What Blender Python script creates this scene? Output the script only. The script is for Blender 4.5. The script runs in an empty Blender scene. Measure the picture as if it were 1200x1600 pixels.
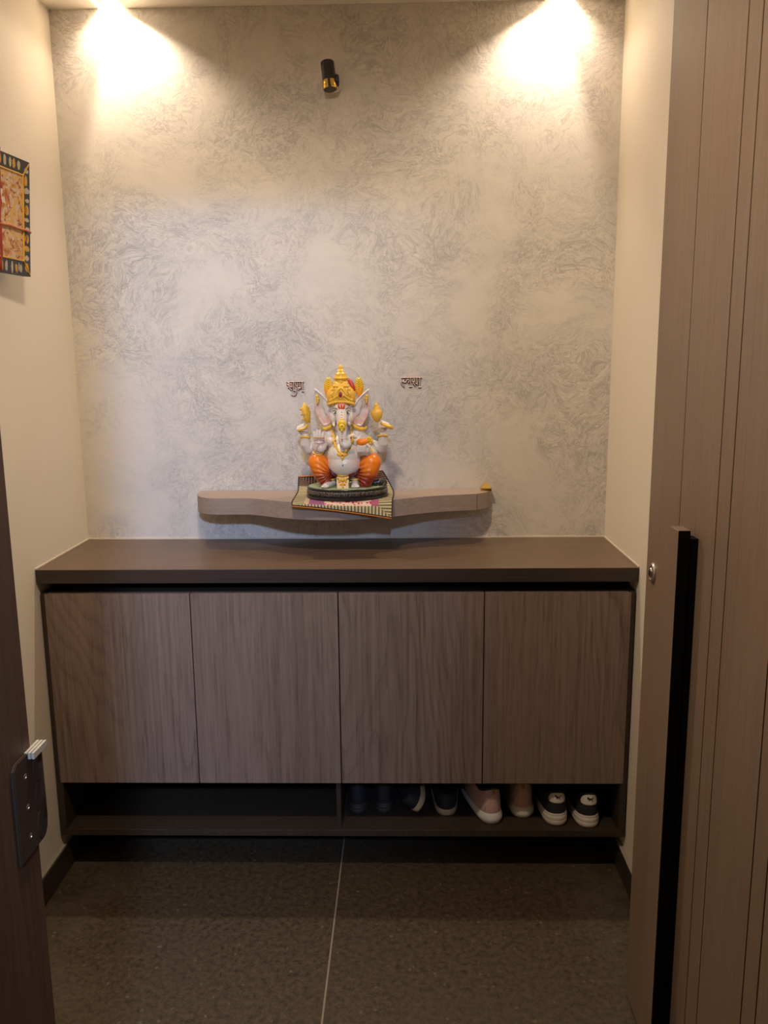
import bpy, bmesh, math, random
from mathutils import Vector, Matrix, noise
PI = math.pi
C = bpy.context.scene.collection
random.seed(7)

# ------------------------------------------------------------------ camera
CAM = Vector((0.18232, -2.49661, 1.43788))
YAW, PITCH, ROLL, FPX = 0.0237642, 0.1806101, -0.00984379, 1289.46
cd = bpy.data.cameras.new('camera'); co = bpy.data.objects.new('camera', cd); C.objects.link(co)
fw = Vector((-math.sin(YAW)*math.cos(PITCH), math.cos(YAW)*math.cos(PITCH), -math.sin(PITCH)))
r0 = Vector((math.cos(YAW), math.sin(YAW), 0)); u0 = r0.cross(fw)
rr = r0*math.cos(ROLL) + u0*math.sin(ROLL); uu = -r0*math.sin(ROLL) + u0*math.cos(ROLL)
M = Matrix((rr, uu, -fw)).transposed().to_4x4(); M.translation = CAM
co.matrix_world = M
cd.sensor_fit = 'VERTICAL'; cd.sensor_height = 36; cd.lens = FPX/1600*36
cd.clip_start = 0.02
bpy.context.scene.camera = co

# ------------------------------------------------------------------ world, lights, exposure
vs = bpy.context.scene.view_settings
vs.view_transform = 'Standard'; vs.look = 'None'; vs.gamma = 1; vs.use_curve_mapping = False
vs.exposure = 1.15
w = bpy.data.worlds.new('world'); bpy.context.scene.world = w; w.use_nodes = True
w.node_tree.nodes['Background'].inputs[0].default_value = (1, .85, .7, 1)
w.node_tree.nodes['Background'].inputs[1].default_value = 0.02

SPOT_W, SPILL_W, HALL_W, FOYER_W, HALLFILL_W = 9.5, 4.0, 240.0, 38.0, 0.0
WARM = (1.0, .82, .63); COOL = (.42, .60, .97)
def lamp(name, kind, loc, power, col, target=None, size=.02, angle=60, blend=.3, parent=None):
    l = bpy.data.lights.new(name, kind); l.energy = power; l.color = col
    if kind == 'SPOT': l.spot_size = math.radians(angle); l.spot_blend = blend; l.shadow_soft_size = size
    elif kind == 'POINT': l.shadow_soft_size = size
    elif kind == 'AREA': l.shape = 'DISK'; l.size = size
    o = bpy.data.objects.new(name, l); C.objects.link(o); o.location = loc
    if target is not None:
        o.rotation_euler = (Vector(target)-Vector(loc)).to_track_quat('-Z', 'Y').to_euler()
    if parent: o.parent = parent
    return o

# ------------------------------------------------------------------ node helpers
def new_mat(name, rough=.5, metal=0.0, col=(.5,.5,.5), spec=None):
    m = bpy.data.materials.new(name); m.use_nodes = True
    b = m.node_tree.nodes['Principled BSDF']
    b.inputs['Base Color'].default_value = (*col, 1); b.inputs['Roughness'].default_value = rough
    b.inputs['Metallic'].default_value = metal
    if spec is not None: b.inputs['Specular IOR Level'].default_value = spec
    return m
class N:
    def __init__(s, m): s.t = m.node_tree; s.b = s.t.nodes['Principled BSDF']
    def n(s, typ, **kw):
        x = s.t.nodes.new(typ)
        for k, v in kw.items():
            if k in x.inputs.keys() if isinstance(k, str) else False: x.inputs[k].default_value = v
            else: setattr(x, k, v)
        return x
    def l(s, a, b): s.t.links.new(a, b)
    def coord(s, scale=(1,1,1), rot=(0,0,0), loc=(0,0,0), kind='Object'):
        tc = s.n('ShaderNodeTexCoord'); mp = s.n('ShaderNodeMapping')
        mp.inputs['Scale'].default_value = scale; mp.inputs['Rotation'].default_value = rot; mp.inputs['Location'].default_value = loc
        s.l(tc.outputs[kind], mp.inputs['Vector']); return mp.outputs[0]
    def noise(s, vec, scale, detail=4, rough=.5, dist=0, color=False):
        x = s.n('ShaderNodeTexNoise'); x.inputs['Scale'].default_value = scale; x.inputs['Detail'].default_value = detail
        x.inputs['Roughness'].default_value = rough; x.inputs['Distortion'].default_value = dist
        s.l(vec, x.inputs['Vector']); return x.outputs['Color' if color else 'Fac']
    def ramp(s, fac, stops, interp='LINEAR'):
        x = s.n('ShaderNodeValToRGB'); x.color_ramp.interpolation = interp
        e = x.color_ramp.elements
        while len(e) < len(stops): e.new(.5)
        for i, (p, c) in enumerate(stops):
            e[i].position = p; e[i].color = (*c, 1) if len(c) == 3 else c
        s.l(fac, x.inputs[0]); return x.outputs[0]
    def mix(s, f, a, b, mode='MIX'):
        x = s.n('ShaderNodeMix', data_type='RGBA', blend_type=mode)
        for i, v in ((0, f), (6, a), (7, b)):
            if hasattr(v, 'links'): s.l(v, x.inputs[i])
            else: x.inputs[i].default_value = v if i == 0 else (*v, 1)
        return x.outputs[2]
    def math(s, op, a, b=0, c=0):
        x = s.n('ShaderNodeMath', operation=op)
        for i, v in ((0, a), (1, b), (2, c)):
            if hasattr(v, 'links'): s.l(v, x.inputs[i])
            else: x.inputs[i].default_value = v
        return x.outputs[0]
    def sep(s, vec):
        x = s.n('ShaderNodeSeparateXYZ'); s.l(vec, x.inputs[0]); return x.outputs
    def bump(s, h, strength=.3, dist=.001):
        x = s.n('ShaderNodeBump'); x.inputs['Strength'].default_value = strength; x.inputs['Distance'].default_value = dist
        s.l(h, x.inputs['Height']); s.l(x.outputs[0], s.b.inputs['Normal'])
    def base(s, c): s.l(c, s.b.inputs['Base Color'])
    def vadd(s, a, b, op='ADD'):
        x = s.n('ShaderNodeVectorMath', operation=op)
        s.l(a, x.inputs[0])
        if hasattr(b, 'links'): s.l(b, x.inputs[1])
        else: x.inputs[1].default_value = b
        return x.outputs[0]

def K(f): return (0,0,0) if f == 0 else (f,f,f)

# ---- materials
def m_paint(name, col, rough=.7):
    m = new_mat(name, rough, col=col); n = N(m)
    v = n.coord(); a = n.noise(v, 3, 5, .6)
    c = n.mix(a, tuple(x*.95 for x in col), tuple(min(1, x*1.04) for x in col)); n.base(c)
    n.bump(n.noise(v, 180, 3), .12, .0006); return m
WALL = m_paint('cream_paint', (.74, .66, .54))
CEIL = m_paint('ceiling_paint', (.80, .74, .64))
HALL = m_paint('hall_paint', (.45, .40, .34))

def m_wallpaper():
    m = new_mat('textured_wallpaper', .62); n = N(m)
    v = n.coord()
    warp = n.noise(v, 2.2, 3, .55, color=True)
    w2 = n.n('ShaderNodeVectorMath', operation='SCALE'); n.l(warp, w2.inputs[0]); w2.inputs['Scale'].default_value = .42
    wv = n.vadd(v, w2.outputs[0])
    warp2 = n.noise(wv, 9, 3, .6, color=True)
    w3 = n.n('ShaderNodeVectorMath', operation='SCALE'); n.l(warp2, w3.inputs[0]); w3.inputs['Scale'].default_value = .10
    warp3 = n.noise(wv, 38, 2, .6, color=True)
    w4 = n.n('ShaderNodeVectorMath', operation='SCALE'); n.l(warp3, w4.inputs[0]); w4.inputs['Scale'].default_value = .030
    wv2 = n.vadd(n.vadd(wv, w3.outputs[0]), w4.outputs[0])
    mp = n.n('ShaderNodeMapping'); mp.inputs['Rotation'].default_value = (0, .6, 0); mp.inputs['Scale'].default_value = (1, 1, 1.7)
    n.l(wv2, mp.inputs[0])
    f1 = n.noise(mp.outputs[0], 17, 8, .68)
    lines = n.math('ABSOLUTE', n.math('SUBTRACT', f1, .5))
    vein = n.ramp(lines, [(0, (1,1,1)), (.010, (.7,.7,.7)), (.026, (0,0,0))])
    f2 = n.noise(mp.outputs[0], 52, 6, .72)
    lines2 = n.math('ABSOLUTE', n.math('SUBTRACT', f2, .5))
    vein2 = n.ramp(lines2, [(0, (1,1,1)), (.03, (.3,.3,.3)), (.06, (0,0,0))])
    mask = n.ramp(n.noise(wv, 3.4, 3, .6), [(.36, (0,0,0)), (.58, (1,1,1))])
    cloud = n.ramp(n.noise(mp.outputs[0], 5, 6, .7), [(.35, (0,0,0)), (.75, (1,1,1))])
    base = n.mix(cloud, (.70, .64, .56), (.62, .58, .53))
    base = n.mix(n.math('MULTIPLY', n.math('MULTIPLY', cloud, mask), .5), base, (.50, .48, .455))
    vm = n.math('MULTIPLY', vein, n.math('ADD', n.math('MULTIPLY', mask, .6), .05))
    c = n.mix(n.math('MULTIPLY', vm, .9), base, (.23, .215, .20))
    vm2 = n.math('MULTIPLY', vein2, mask)
    c = n.mix(n.math('MULTIPLY', vm2, .62), c, (.36, .34, .325))
    n.base(c)
    h = n.math('SUBTRACT', n.noise(v, 240, 3), n.math('ADD', n.math('MULTIPLY', vein, .8), vm2))
    n.bump(h, .12, .001); return m
PAPER = m_wallpaper()

def m_wood(name, dark, light, axis='Z', scale=1.0, seed=0.0, rough=.45, grain=1.0, cath=.6):
    m = new_mat(name, rough, spec=.35); n = N(m)
    st = .07
    sc = {'Z': (scale, scale, st*scale), 'X': (st*scale, scale, scale), 'Y': (scale, st*scale, scale)}[axis]
    oi = n.n('ShaderNodeObjectInfo')
    cm = n.n('ShaderNodeTexCoord'); off = n.n('ShaderNodeVectorMath', operation='SCALE')
    cmb = n.n('ShaderNodeCombineXYZ'); n.l(oi.outputs['Random'], cmb.inputs[0]); n.l(oi.outputs['Random'], cmb.inputs[1]); n.l(oi.outputs['Random'], cmb.inputs[2])
    n.l(cmb.outputs[0], off.inputs[0]); off.inputs['Scale'].default_value = 17.0
    av = n.vadd(cm.outputs['Object'], off.outputs[0])
    av = n.vadd(av, (seed, seed*.7, seed*.3))
    mp = n.n('ShaderNodeMapping'); mp.inputs['Scale'].default_value = sc; n.l(av, mp.inputs[0])
    v = mp.outputs[0]
    def along(k):
        q = n.n('ShaderNodeMapping'); q.inputs['Scale'].default_value = {'Z': (scale, scale, k*scale), 'X': (k*scale, scale, scale), 'Y': (scale, k*scale, scale)}[axis]
        n.l(av, q.inputs[0]); return q.outputs[0]
    vr = along(.17)
    big = n.noise(vr, 2.6, 3, .42)
    big = n.math('ADD', big, n.math('MULTIPLY', n.noise(vr, 30, 2, .5), .012))
    saw = n.math('FRACT', n.math('MULTIPLY', big, 46))
    rings = n.ramp(saw, [(0, (.75,)*3), (.10, (.15,)*3), (.5, (0,)*3), (.90, (.45,)*3), (1, (.75,)*3)])
    rmask = n.ramp(n.noise(along(.10), 4.5, 2, .5), [(.40, (.25,)*3), (.62, (1,)*3)])
    rings = n.math('MULTIPLY', rings, rmask)
    pores = n.ramp(n.noise(along(.035), 230, 3, .6), [(.50, (0,)*3), (.66, (1,)*3)])
    lines = n.ramp(n.noise(along(.008), 110, 4, .65), [(.35, (0,)*3), (.68, (1,)*3)])
    soft = n.noise(along(.12), 7, 4, .6)
    f = n.math('ADD', n.math('MULTIPLY', rings, cath*.50), n.math('MULTIPLY', pores, .30*grain))
    f = n.math('ADD', f, n.math('MULTIPLY', lines, .34*grain))
    f = n.math('ADD', f, n.math('MULTIPLY', n.math('SUBTRACT', soft, .42), .55))
    c = n.mix(f, light, dark); n.base(c)
    n.bump(n.math('MULTIPLY', f, -1), .25, .0006); return m
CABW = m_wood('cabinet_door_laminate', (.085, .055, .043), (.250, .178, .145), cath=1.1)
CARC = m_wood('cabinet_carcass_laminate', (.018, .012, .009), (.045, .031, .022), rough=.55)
TOPW = m_wood('worktop_laminate', (.070, .042, .025), (.150, .096, .061), axis='X', rough=.38, cath=.4)
EDGE = m_wood('worktop_edge_band', (.026, .018, .015), (.05, .036, .029), axis='X', rough=.4, cath=.3)
SHELFW = m_wood('shelf_laminate', (.22, .16, .125), (.36, .28, .225), axis='X', rough=.5, cath=.3)
DOORW = m_wood('door_veneer', (.13, .085, .056), (.225, .155, .108), scale=1.6, cath=.25, rough=.42)
JAMBW = m_wood('door_frame_wood', (.034, .016, .008), (.085, .042, .022), scale=1.3, rough=.5)
BLACK = new_mat('shadow_gap_black', .7, col=(.004, .0035, .003), spec=.1)

def m_floor():
    m = new_mat('leathered_granite', .42, spec=.4); n = N(m)
    v = n.coord()
    s1 = n.noise(v, 240, 3, .7); s2 = n.noise(v, 70, 6, .75); s3 = n.noise(v, 3.0, 4, .6)
    vo = n.n('ShaderNodeTexVoronoi'); vo.inputs['Scale'].default_value = 150; n.l(v, vo.inputs['Vector'])
    c = n.mix(n.ramp(s2, [(.35, (0,)*3), (.7, (1,)*3)]), (.028, .019, .011), (.098, .066, .037))
    c = n.mix(n.math('MULTIPLY', n.ramp(s1, [(.58, (0,)*3), (.72, (1,)*3)]), .6), c, (.15, .11, .07))
    c = n.mix(n.math('MULTIPLY', n.ramp(s3, [(.45, (0,)*3), (.7, (1,)*3)]), .35), c, (.062, .047, .031))
    vor = n.ramp(n.sep(vo.outputs['Color'])[0], [(.993, (0,)*3), (.995, (1,)*3)])
    c = n.mix(n.math('MULTIPLY', vor, .3), c, (.22, .18, .12))
    # dust trodden along the edges of the walls
    xyz = n.sep(n.coord())
    dx = n.ramp(n.math('ABSOLUTE', xyz[0]), [(.50, (0,)*3), (.80, (1,)*3)])
    d = n.math('MULTIPLY', n.math('MULTIPLY', dx, n.ramp(n.noise(v, 8, 5, .65), [(.42, (0,)*3), (.62, (1,)*3)])), .45)
    c = n.mix(d, c, (.12, .10, .08))
    # straight grout joint between the two slabs, and the cross joints
    g = n.math('LESS_THAN', n.math('ABSOLUTE', n.math('ADD', xyz[0], .004)), .0022)
    c = n.mix(n.math('MULTIPLY', g, .7), c, (.30, .24, .17))
    n.base(c)
    n.l(n.ramp(s2, [(.3, (.36,)*3), (.7, (.62,)*3)]), n.b.inputs['Roughness'])
    n.bump(n.math('SUBTRACT', s2, n.math('MULTIPLY', g, .6)), .35, .0012); return m
FLOOR = m_floor()
SKIRT = new_mat('dark_stone_skirting', .45, col=(.035, .026, .02)); _n = N(SKIRT)
_n.base(_n.ramp(_n.noise(_n.coord(), 60, 4, .7), [(.3, (.022, .016, .012)), (.75, (.065, .048, .034))]))
GROUT = new_mat('pale_grout', .8, col=(.34, .29, .23))
def m_plain(name, col, rough=.5, metal=0, var=.12, sc=60, spec=None):
    m = new_mat(name, rough, metal, col, spec); n = N(m)
    a = n.noise(n.coord(), sc, 3)
    n.base(n.mix(a, tuple(x*(1-var) for x in col), tuple(min(1, x*(1+var)) for x in col))); return m
STEEL = m_plain('brushed_steel', (.50, .46, .41), .32, 1)
DSTEEL = m_plain('dull_bronze_steel', (.040, .022, .013), .8, 0, spec=.1)
HOLE = new_mat('dark_recess', .5, col=(.012, .009, .007))
BLKMET = new_mat('black_metal', .38, col=(.015, .014, .013)); 
BRASS = m_plain('polished_brass', (.85, .56, .14), .22, 1)
WHITE = m_plain('white_enamel', (.8, .78, .72), .4)
LAMPM = new_mat('lamp_glow', .5); LAMPM.node_tree.nodes['Principled BSDF'].inputs['Emission Color'].default_value = (1, .80, .50, 1)
LAMPM.node_tree.nodes['Principled BSDF'].inputs['Emission Strength'].default_value = 25
COOLM = new_mat('cool_lamp_glow', .5); COOLM.node_tree.nodes['Principled BSDF'].inputs['Emission Color'].default_value = (.75, .85, 1, 1)
COOLM.node_tree.nodes['Principled BSDF'].inputs['Emission Strength'].default_value = 8

# ------------------------------------------------------------------ mesh helpers
def link(name, me, mat=None, parent=None, smooth=False):
    o = bpy.data.objects.new(name, me); C.objects.link(o)
    if mat is not None:
        for mm in (mat if isinstance(mat, (list, tuple)) else [mat]): me.materials.append(mm)
    if parent: o.parent = parent
    if smooth:
        for p in me.polygons: p.use_smooth = True
    return o
def obj(name, bm, mat=None, parent=None, smooth=False, autos=None):
    me = bpy.data.meshes.new(name); bmesh.ops.recalc_face_normals(bm, faces=bm.faces[:])
    if autos is not None:
        for f in bm.faces: f.smooth = True
        for e in bm.edges:
            if len(e.link_faces) == 2 and e.calc_face_angle(0) > math.radians(autos): e.smooth = False
    bm.to_mesh(me); bm.free()
    return link(name, me, mat, parent, smooth)
def struct(o, label=None, cat=None):
    o['kind'] = 'structure'
    if label: o['label'] = label
    if cat: o['category'] = cat
    return o
def tag(o, label, cat, group=None):
    o['label'] = label; o['category'] = cat
    if group: o['group'] = group
    return o
def empty(name, loc=(0,0,0), rz=0):
    o = bpy.data.objects.new(name, None); C.objects.link(o); o.location = loc; o.rotation_euler = (0,0,rz); o.empty_display_size = .05
    return o
def box(bm, x0, x1, y0, y1, z0, z1, bev=0, mi=0, seg=2):
    r = bmesh.ops.create_cube(bm, size=1)
    vs_ = r['verts']
    for v in vs_:
        v.co = Vector(((x0+x1)/2 + v.co.x*(x1-x0), (y0+y1)/2 + v.co.y*(y1-y0), (z0+z1)/2 + v.co.z*(z1-z0)))
    fs = {f for v in vs_ for f in v.link_faces}
    for f in fs: f.material_index = mi
    if bev:
        es = list({e for v in vs_ for e in v.link_edges})
        bmesh.ops.bevel(bm, geom=es, offset=bev, segments=seg, affect='EDGES', profile=.5)
    return bm
def B(*a, **k): return box(bmesh.new(), *a, **k)
def frame_of(d):
    d = d.normalized(); a = Vector((0,0,1)) if abs(d.z) < .9 else Vector((1,0,0))
    x = d.cross(a).normalized(); return x, d.cross(x).normalized()
def tube(bm, pts, r, seg=10, closed=False, cap=True, flat=1.0, mi=0):
    pts = [Vector(p) for p in pts]; n = len(pts)
    rs = r if isinstance(r, (list, tuple)) else [r]*n
    rings = []; px = None
    for i, p in enumerate(pts):
        if closed: d = pts[(i+1) % n] - pts[i-1]
        else: d = pts[min(i+1, n-1)] - pts[max(i-1, 0)]
        d.normalize()
        if px is None: x, y = frame_of(d)
        else:
            x = (px - d*px.dot(d)).normalized(); y = d.cross(x)
        px = x
        rings.append([bm.verts.new(p + x*rs[i]*math.cos(2*PI*k/seg) + y*rs[i]*flat*math.sin(2*PI*k/seg)) for k in range(seg)])
    m = n if closed else n-1
    for i in range(m):
        a, b = rings[i], rings[(i+1) % n]
        for k in range(seg):
            f = bm.faces.new((a[k], a[(k+1) % seg], b[(k+1) % seg], b[k])); f.material_index = mi
    if cap and not closed:
        for rg in (rings[0], rings[-1]):
            f = bm.faces.new(rg); f.material_index = mi
    return bm
def lathe(bm, prof, c=(0,0,0), seg=32, mat4=None, sx=1, sy=1):
    c = Vector(c); rings = []
    for (r, z) in prof:
        if r < 1e-6:
            rings.append([bm.verts.new(Vector((0, 0, z)))])
        else: rings.append([bm.verts.new(Vector((r*sx*math.cos(2*PI*k/seg), r*sy*math.sin(2*PI*k/seg), z))) for k in range(seg)])
    vsx = [v for g in rings for v in g]
    for a, b in zip(rings, rings[1:]):
        if len(a) == 1 and len(b) == 1: continue
        for k in range(seg):
            k2 = (k+1) % seg
            if len(a) == 1: bm.faces.new((a[0], b[k], b[k2]))
            elif len(b) == 1: bm.faces.new((a[k], a[k2], b[0]))
            else: bm.faces.new((a[k], a[k2], b[k2], b[k]))
    if len(rings[0]) > 1: bm.faces.new(rings[0])
    if len(rings[-1]) > 1: bm.faces.new(rings[-1])
    for v in vsx:
        if mat4 is not None: v.co = mat4 @ v.co
        v.co += c
    return bm
def prism(bm, pts2, z0, z1, axis='Z', bev=0, mi=0):
    def P(u, v, h):
        return {'Z': (u, v, h), 'Y': (u, h, v), 'X': (h, u, v)}[axis]
    a = [bm.verts.new(P(u, v, z0)) for u, v in pts2]; b = [bm.verts.new(P(u, v, z1)) for u, v in pts2]
    n = len(a); fs = [bm.faces.new(a), bm.faces.new(b)]
    for i in range(n): fs.append(bm.faces.new((a[i], a[(i+1) % n], b[(i+1) % n], b[i])))
    for f in fs: f.material_index = mi
    if bev:
        es = [e for e in fs[0].edges] + [e for e in fs[1].edges]
        bmesh.ops.bevel(bm, geom=es, offset=bev, segments=2, affect='EDGES')
    return bm
def ell(bm, c, r, rot=None, sub=3):
    q = bmesh.ops.create_icosphere(bm, subdivisions=sub, radius=1)
    for v in q['verts']:
        p = Vector((v.co.x*r[0], v.co.y*r[1], v.co.z*r[2]))
        if rot is not None: p = rot @ p
        v.co = p + Vector(c)
    return bm
def limb(bm, pts, rs, step=.35):
    step *= 1.3
    """chain of overlapping balls along a tapering limb (fused afterwards into one skin)"""
    pts = [Vector(p) for p in pts]
    for i in range(len(pts)-1):
        a, b, ra, rb = pts[i], pts[i+1], rs[i], rs[i+1]
        L = (b-a).length; n = max(1, int(L/(min(ra, rb)*step)))
        for k in range(n+1):
            t = k/n; ell(bm, a.lerp(b, t), (ra+(rb-ra)*t,)*3, sub=3 if ra > .009 else 2)
def fuse(bm, voxel, smooth_it=3, name='tmp'):
    me = bpy.data.meshes.new(name); bm.to_mesh(me); bm.free()
    o = bpy.data.objects.new(name, me); C.objects.link(o)
    m = o.modifiers.new('r', 'REMESH'); m.mode = 'VOXEL'; m.voxel_size = voxel; m.use_smooth_shade = True
    if smooth_it:
        s = o.modifiers.new('s', 'SMOOTH'); s.factor = .5; s.iterations = smooth_it
    dg = bpy.context.evaluated_depsgraph_get(); dg.update()
    out = bpy.data.meshes.new_from_object(o.evaluated_get(dg))
    bpy.data.objects.remove(o); bpy.data.meshes.remove(me)
    for p in out.polygons: p.use_smooth = True
    return out

# ------------------------------------------------------------------ the room
XW, ZC, YF = .80, 2.412, -1.62           # half width, ceiling height, face of the front wall
DX0, DX1, DZ = -.25, .695, 2.13          # doorway
struct(obj('floor', B(-2.1, 2.1, -4.9, .12, -.06, 0), FLOOR))
struct(obj('wall_back', B(-XW-.12, XW+.12, 0, .12, 0, 2.62), PAPER))
struct(obj('wall_left', B(-XW-.12, -XW, YF-.13, 0, 0, 2.62), WALL))
struct(obj('wall_right', B(XW, XW+.12, YF-.13, 0, 0, 2.62), WALL))
bm = bmesh.new()
box(bm, -2.1, DX0-.035, YF-.13, YF, 0, 2.62); box(bm, DX1+.035, 2.1, YF-.13, YF, 0, 2.62); box(bm, DX0-.035, DX1+.035, YF-.13, YF, DZ+.035, 2.62)
struct(obj('wall_front', bm, WALL))
# ceiling with the two square recesses against the back wall
RX0, RX1, RY = .581, .663, -.15
bm = bmesh.new()
box(bm, -XW, XW, YF, RY, ZC, ZC+.02)
for a, b in ((-XW, -RX1), (-RX0, RX0), (RX1, XW)): box(bm, a, b, RY, 0, ZC, ZC+.02)
struct(obj('ceiling', bm, CEIL))
# hall behind the photographer
struct(obj('ceiling_hall', B(-2.1, 2.1, -4.9, YF-.13, 2.45, 2.64), HALL))
struct(obj('wall_hall_back', B(-2.1, 2.1, -5.0, -4.9, 0, 2.62), HALL))
struct(obj('wall_hall_left', B(-2.2, -2.1, -4.9, YF-.13, 0, 2.62), HALL))
struct(obj('wall_hall_right', B(2.1, 2.2, -4.9, YF-.13, 0, 2.62), HALL))
struct(obj('hall_light_blocker', B(.270, 2.1, -3.06, -2.96, 0, 2.45), HALL))  # added unseen panel that cuts off the hall lamp towards the right
# stone skirting with its pale grout line on top
for nm, x0, x1 in (('baseboard_left', -XW, -XW+.012), ('baseboard_right', XW-.012, XW)):
    s = struct(obj(nm, B(x0, x1, YF, 0, 0, .078, bev=.001), SKIRT))
    obj('grout_line', B(x0, x1 - (.004 if x0 < 0 else -0) if x0 < 0 else x1, YF, 0, .078, .081), GROUT, s)
struct(obj('baseboard_back', B(-XW+.012, XW-.012, -.012, 0, 0, .078), SKIRT))

# door frame (reveal lining) with strike plate
bm = bmesh.new()
y0, y1 = YF-.135, YF+.004
box(bm, DX0-.035, DX0, y0, y1, 0, DZ, bev=.002); box(bm, DX1, DX1+.035, y0, y1, 0, DZ, bev=.002); box(bm, DX0-.035, DX1+.035, y0, y1, DZ, DZ+.035, bev=.002)
frame = struct(obj('trim_1', bm, JAMBW), 'dark brown wooden door frame at the left edge of the view', 'door frame')
sp = obj('strike_plate', prism(bmesh.new(), [(-1.668, .885), (-1.668, .998), (-1.660, 1.004), (-1.606, 1.004), (-1.598, .993), (-1.598, .905), (-1.612, .885)], DX0, DX0+.004, 'X', bev=.001), DSTEEL, frame)
sp['label'] = 'bronze steel strike plate with three bolt holes'
bm = bmesh.new()
box(bm, DX0-.02, DX0+.005, -1.612, -1.597, .905, .995, bev=.003)
obj('plate_lip', bm, DSTEEL, sp, autos=40)
bm = bmesh.new()
for k in range(3): box(bm, DX0+.0005+.0042*k, DX0+.0035+.0042*k, -1.634, -1.600, .997, 1.0045)
obj('plate_ridge', bm, m_plain('worn_cream_edge', (.36, .30, .22), .5), sp)
for z in (.978, .941, .9065):
    m4 = Matrix.Rotation(PI/2, 4, 'Y')
    bm = lathe(bmesh.new(), [(.0170, 0), (.0172, .0010), (.0160, .0012), (.0158, .0006), (0, .0006)], (DX0+.0035, -1.6115, z), 28, m4, 1.15, .72)
    h = obj('bolt_hole_rim', bm, DSTEEL, sp, autos=40)
    obj('bolt_hole', lathe(bmesh.new(), [(.0158, 0), (.0158, .0008), (0, .0008)], (DX0+.0038, -1.6115, z), 28, m4, 1.15, .72), HOLE, h)
for z in (.980, .943, .907):
    m4 = Matrix.Rotation(PI/2, 4, 'Y')
    bm = lathe(bmesh.new(), [(.0040, 0), (.0040, .0006), (.0028, .0010), (.0014, .0010), (.0012, .0004), (0, .0004)], (DX0+.0035, -1.643, z), 20, m4)
    obj('screw', bm, STEEL, sp, autos=40)

# open door leaf standing parallel to the right wall
XD = .687; DY0, DY1 = -.82, -1.725
GW = .0019
GR = [-1.003, -1.179, -1.232, -1.397, -1.443, -1.60, -1.645]
bm = bmesh.new()
box(bm, XD+.006, XD+.044, DY1, DY0, .008, 2.125, bev=.001)
edges = [DY0] + GR + [DY1]
for a, b in zip(edges, edges[1:]):
    box(bm, XD, XD+.0065, b+(GW if b != DY1 else 0), a-(GW if a != DY0 else 0), .008, 2.125)
leaf = struct(obj('door_1', bm, DOORW), 'brown wood door with vertical grooves standing open along the right wall', 'door')
bm = bmesh.new()
for g in GR: box(bm, XD+.0055, XD+.0062, g-.0019, g+.0019, .008, 2.125)
obj('groove_line', bm, BLACK, leaf)
bm = bmesh.new(); box(bm, .651, .6725, -1.108, -1.066, .03, 1.149, bev=.0015)
hd = obj('pull_handle', bm, [DOORW, BLACK], leaf); hd['label'] = 'long brown wooden pull handle with black edge'
for p in hd.data.polygons:
    if p.normal.y < -.5: p.material_index = 1
obj('handle_neck', B(.6725, XD, -1.106, -1.075, .03, 1.134, bev=.001), BLACK, hd)
m4 = Matrix.Rotation(-PI/2, 4, 'Y')
lk = obj('lock_cylinder', lathe(bmesh.new(), [(.0215, 0), (.0215, .002), (.019, .005), (.0145, .006), (.0135, .004), (.011, .004), (.010, .0075), (0, .008)], (XD, -.866, 1.012), 36, m4, sx=1.0, sy=.85), STEEL, leaf, autos=30)
lk['label'] = 'round steel lock cylinder'
obj('keyhole', B(XD-.0092, XD-.0075, -.8672, -.8648, 1.007, 1.017), HOLE, lk)

# ------------------------------------------------------------------ recessed downlights
for sgn, nm in ((-1, 'left'), (1, 'right')):
    d = empty('recessed_downlight', (sgn*(RX0+RX1)/2, RY/2, ZC))
    tag(d, 'glowing square recessed downlight in the ceiling at the %s end of the patterned wall' % nm, 'downlight')
    hw, hd_ = (RX1-RX0)/2, -RY/2
    bm = bmesh.new(); t = .003; H = .075
    box(bm, -hw, -hw+t, -hd_, hd_, 0.001, H); box(bm, hw-t, hw, -hd_, hd_, 0.001, H)
    box(bm, -hw, hw, -hd_, -hd_+t, 0.001, H); box(bm, -hw, hw, hd_-t, hd_-.0005, 0.02, H); box(bm, -hw, hw, -hd_, hd_, H, H+t)
    obj('housing', bm, WHITE, d)
    lx = sgn*.013
    q = Vector((-sgn*.42, 0, -1)).to_track_quat('Z', 'Y').to_matrix().to_4x4()
    obj('reflector', lathe(bmesh.new(), [(.010, -.022), (.020, -.006), (.021, -.006), (.011, -.024)], (lx, 0, .050), 24, q), WHITE, d, True)
    obj('bulb', lathe(bmesh.new(), [(0, -.014), (.012, -.014), (.014, -.009), (0, -.007)], (lx, 0, .050), 24, q), LAMPM, d, True)
    lamp('spot_lamp', 'SPOT', (lx, 0, .042), SPOT_W, WARM, (lx-sgn*.50, -.07, -1), .012, 88, .35, d)
    lamp('spill_lamp', 'SPOT', (lx, -.004, .040), SPILL_W, WARM, (lx+sgn*.12, -.2, -1), .02, 150, .6, d)
# ceiling downlight in the middle of the foyer (above the frame)
d = empty('ceiling_downlight', (-.05, -1.42, ZC)); tag(d, 'round warm ceiling downlight over the middle of the foyer floor', 'downlight')
obj('rim', lathe(bmesh.new(), [(.036, 0), (.045, 0), (.046, -.004), (.037, -.003)], (0,0,0), 32), WHITE, d, True)
obj('diffuser', lathe(bmesh.new(), [(.037, -.001), (0, -.001)], (0,0,0), 32), LAMPM, d)
lamp('foyer_lamp', 'SPOT', (0, 0, -.012), FOYER_W, WARM, (0.02, .35, -1), .07, 140, .6, d)
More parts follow.
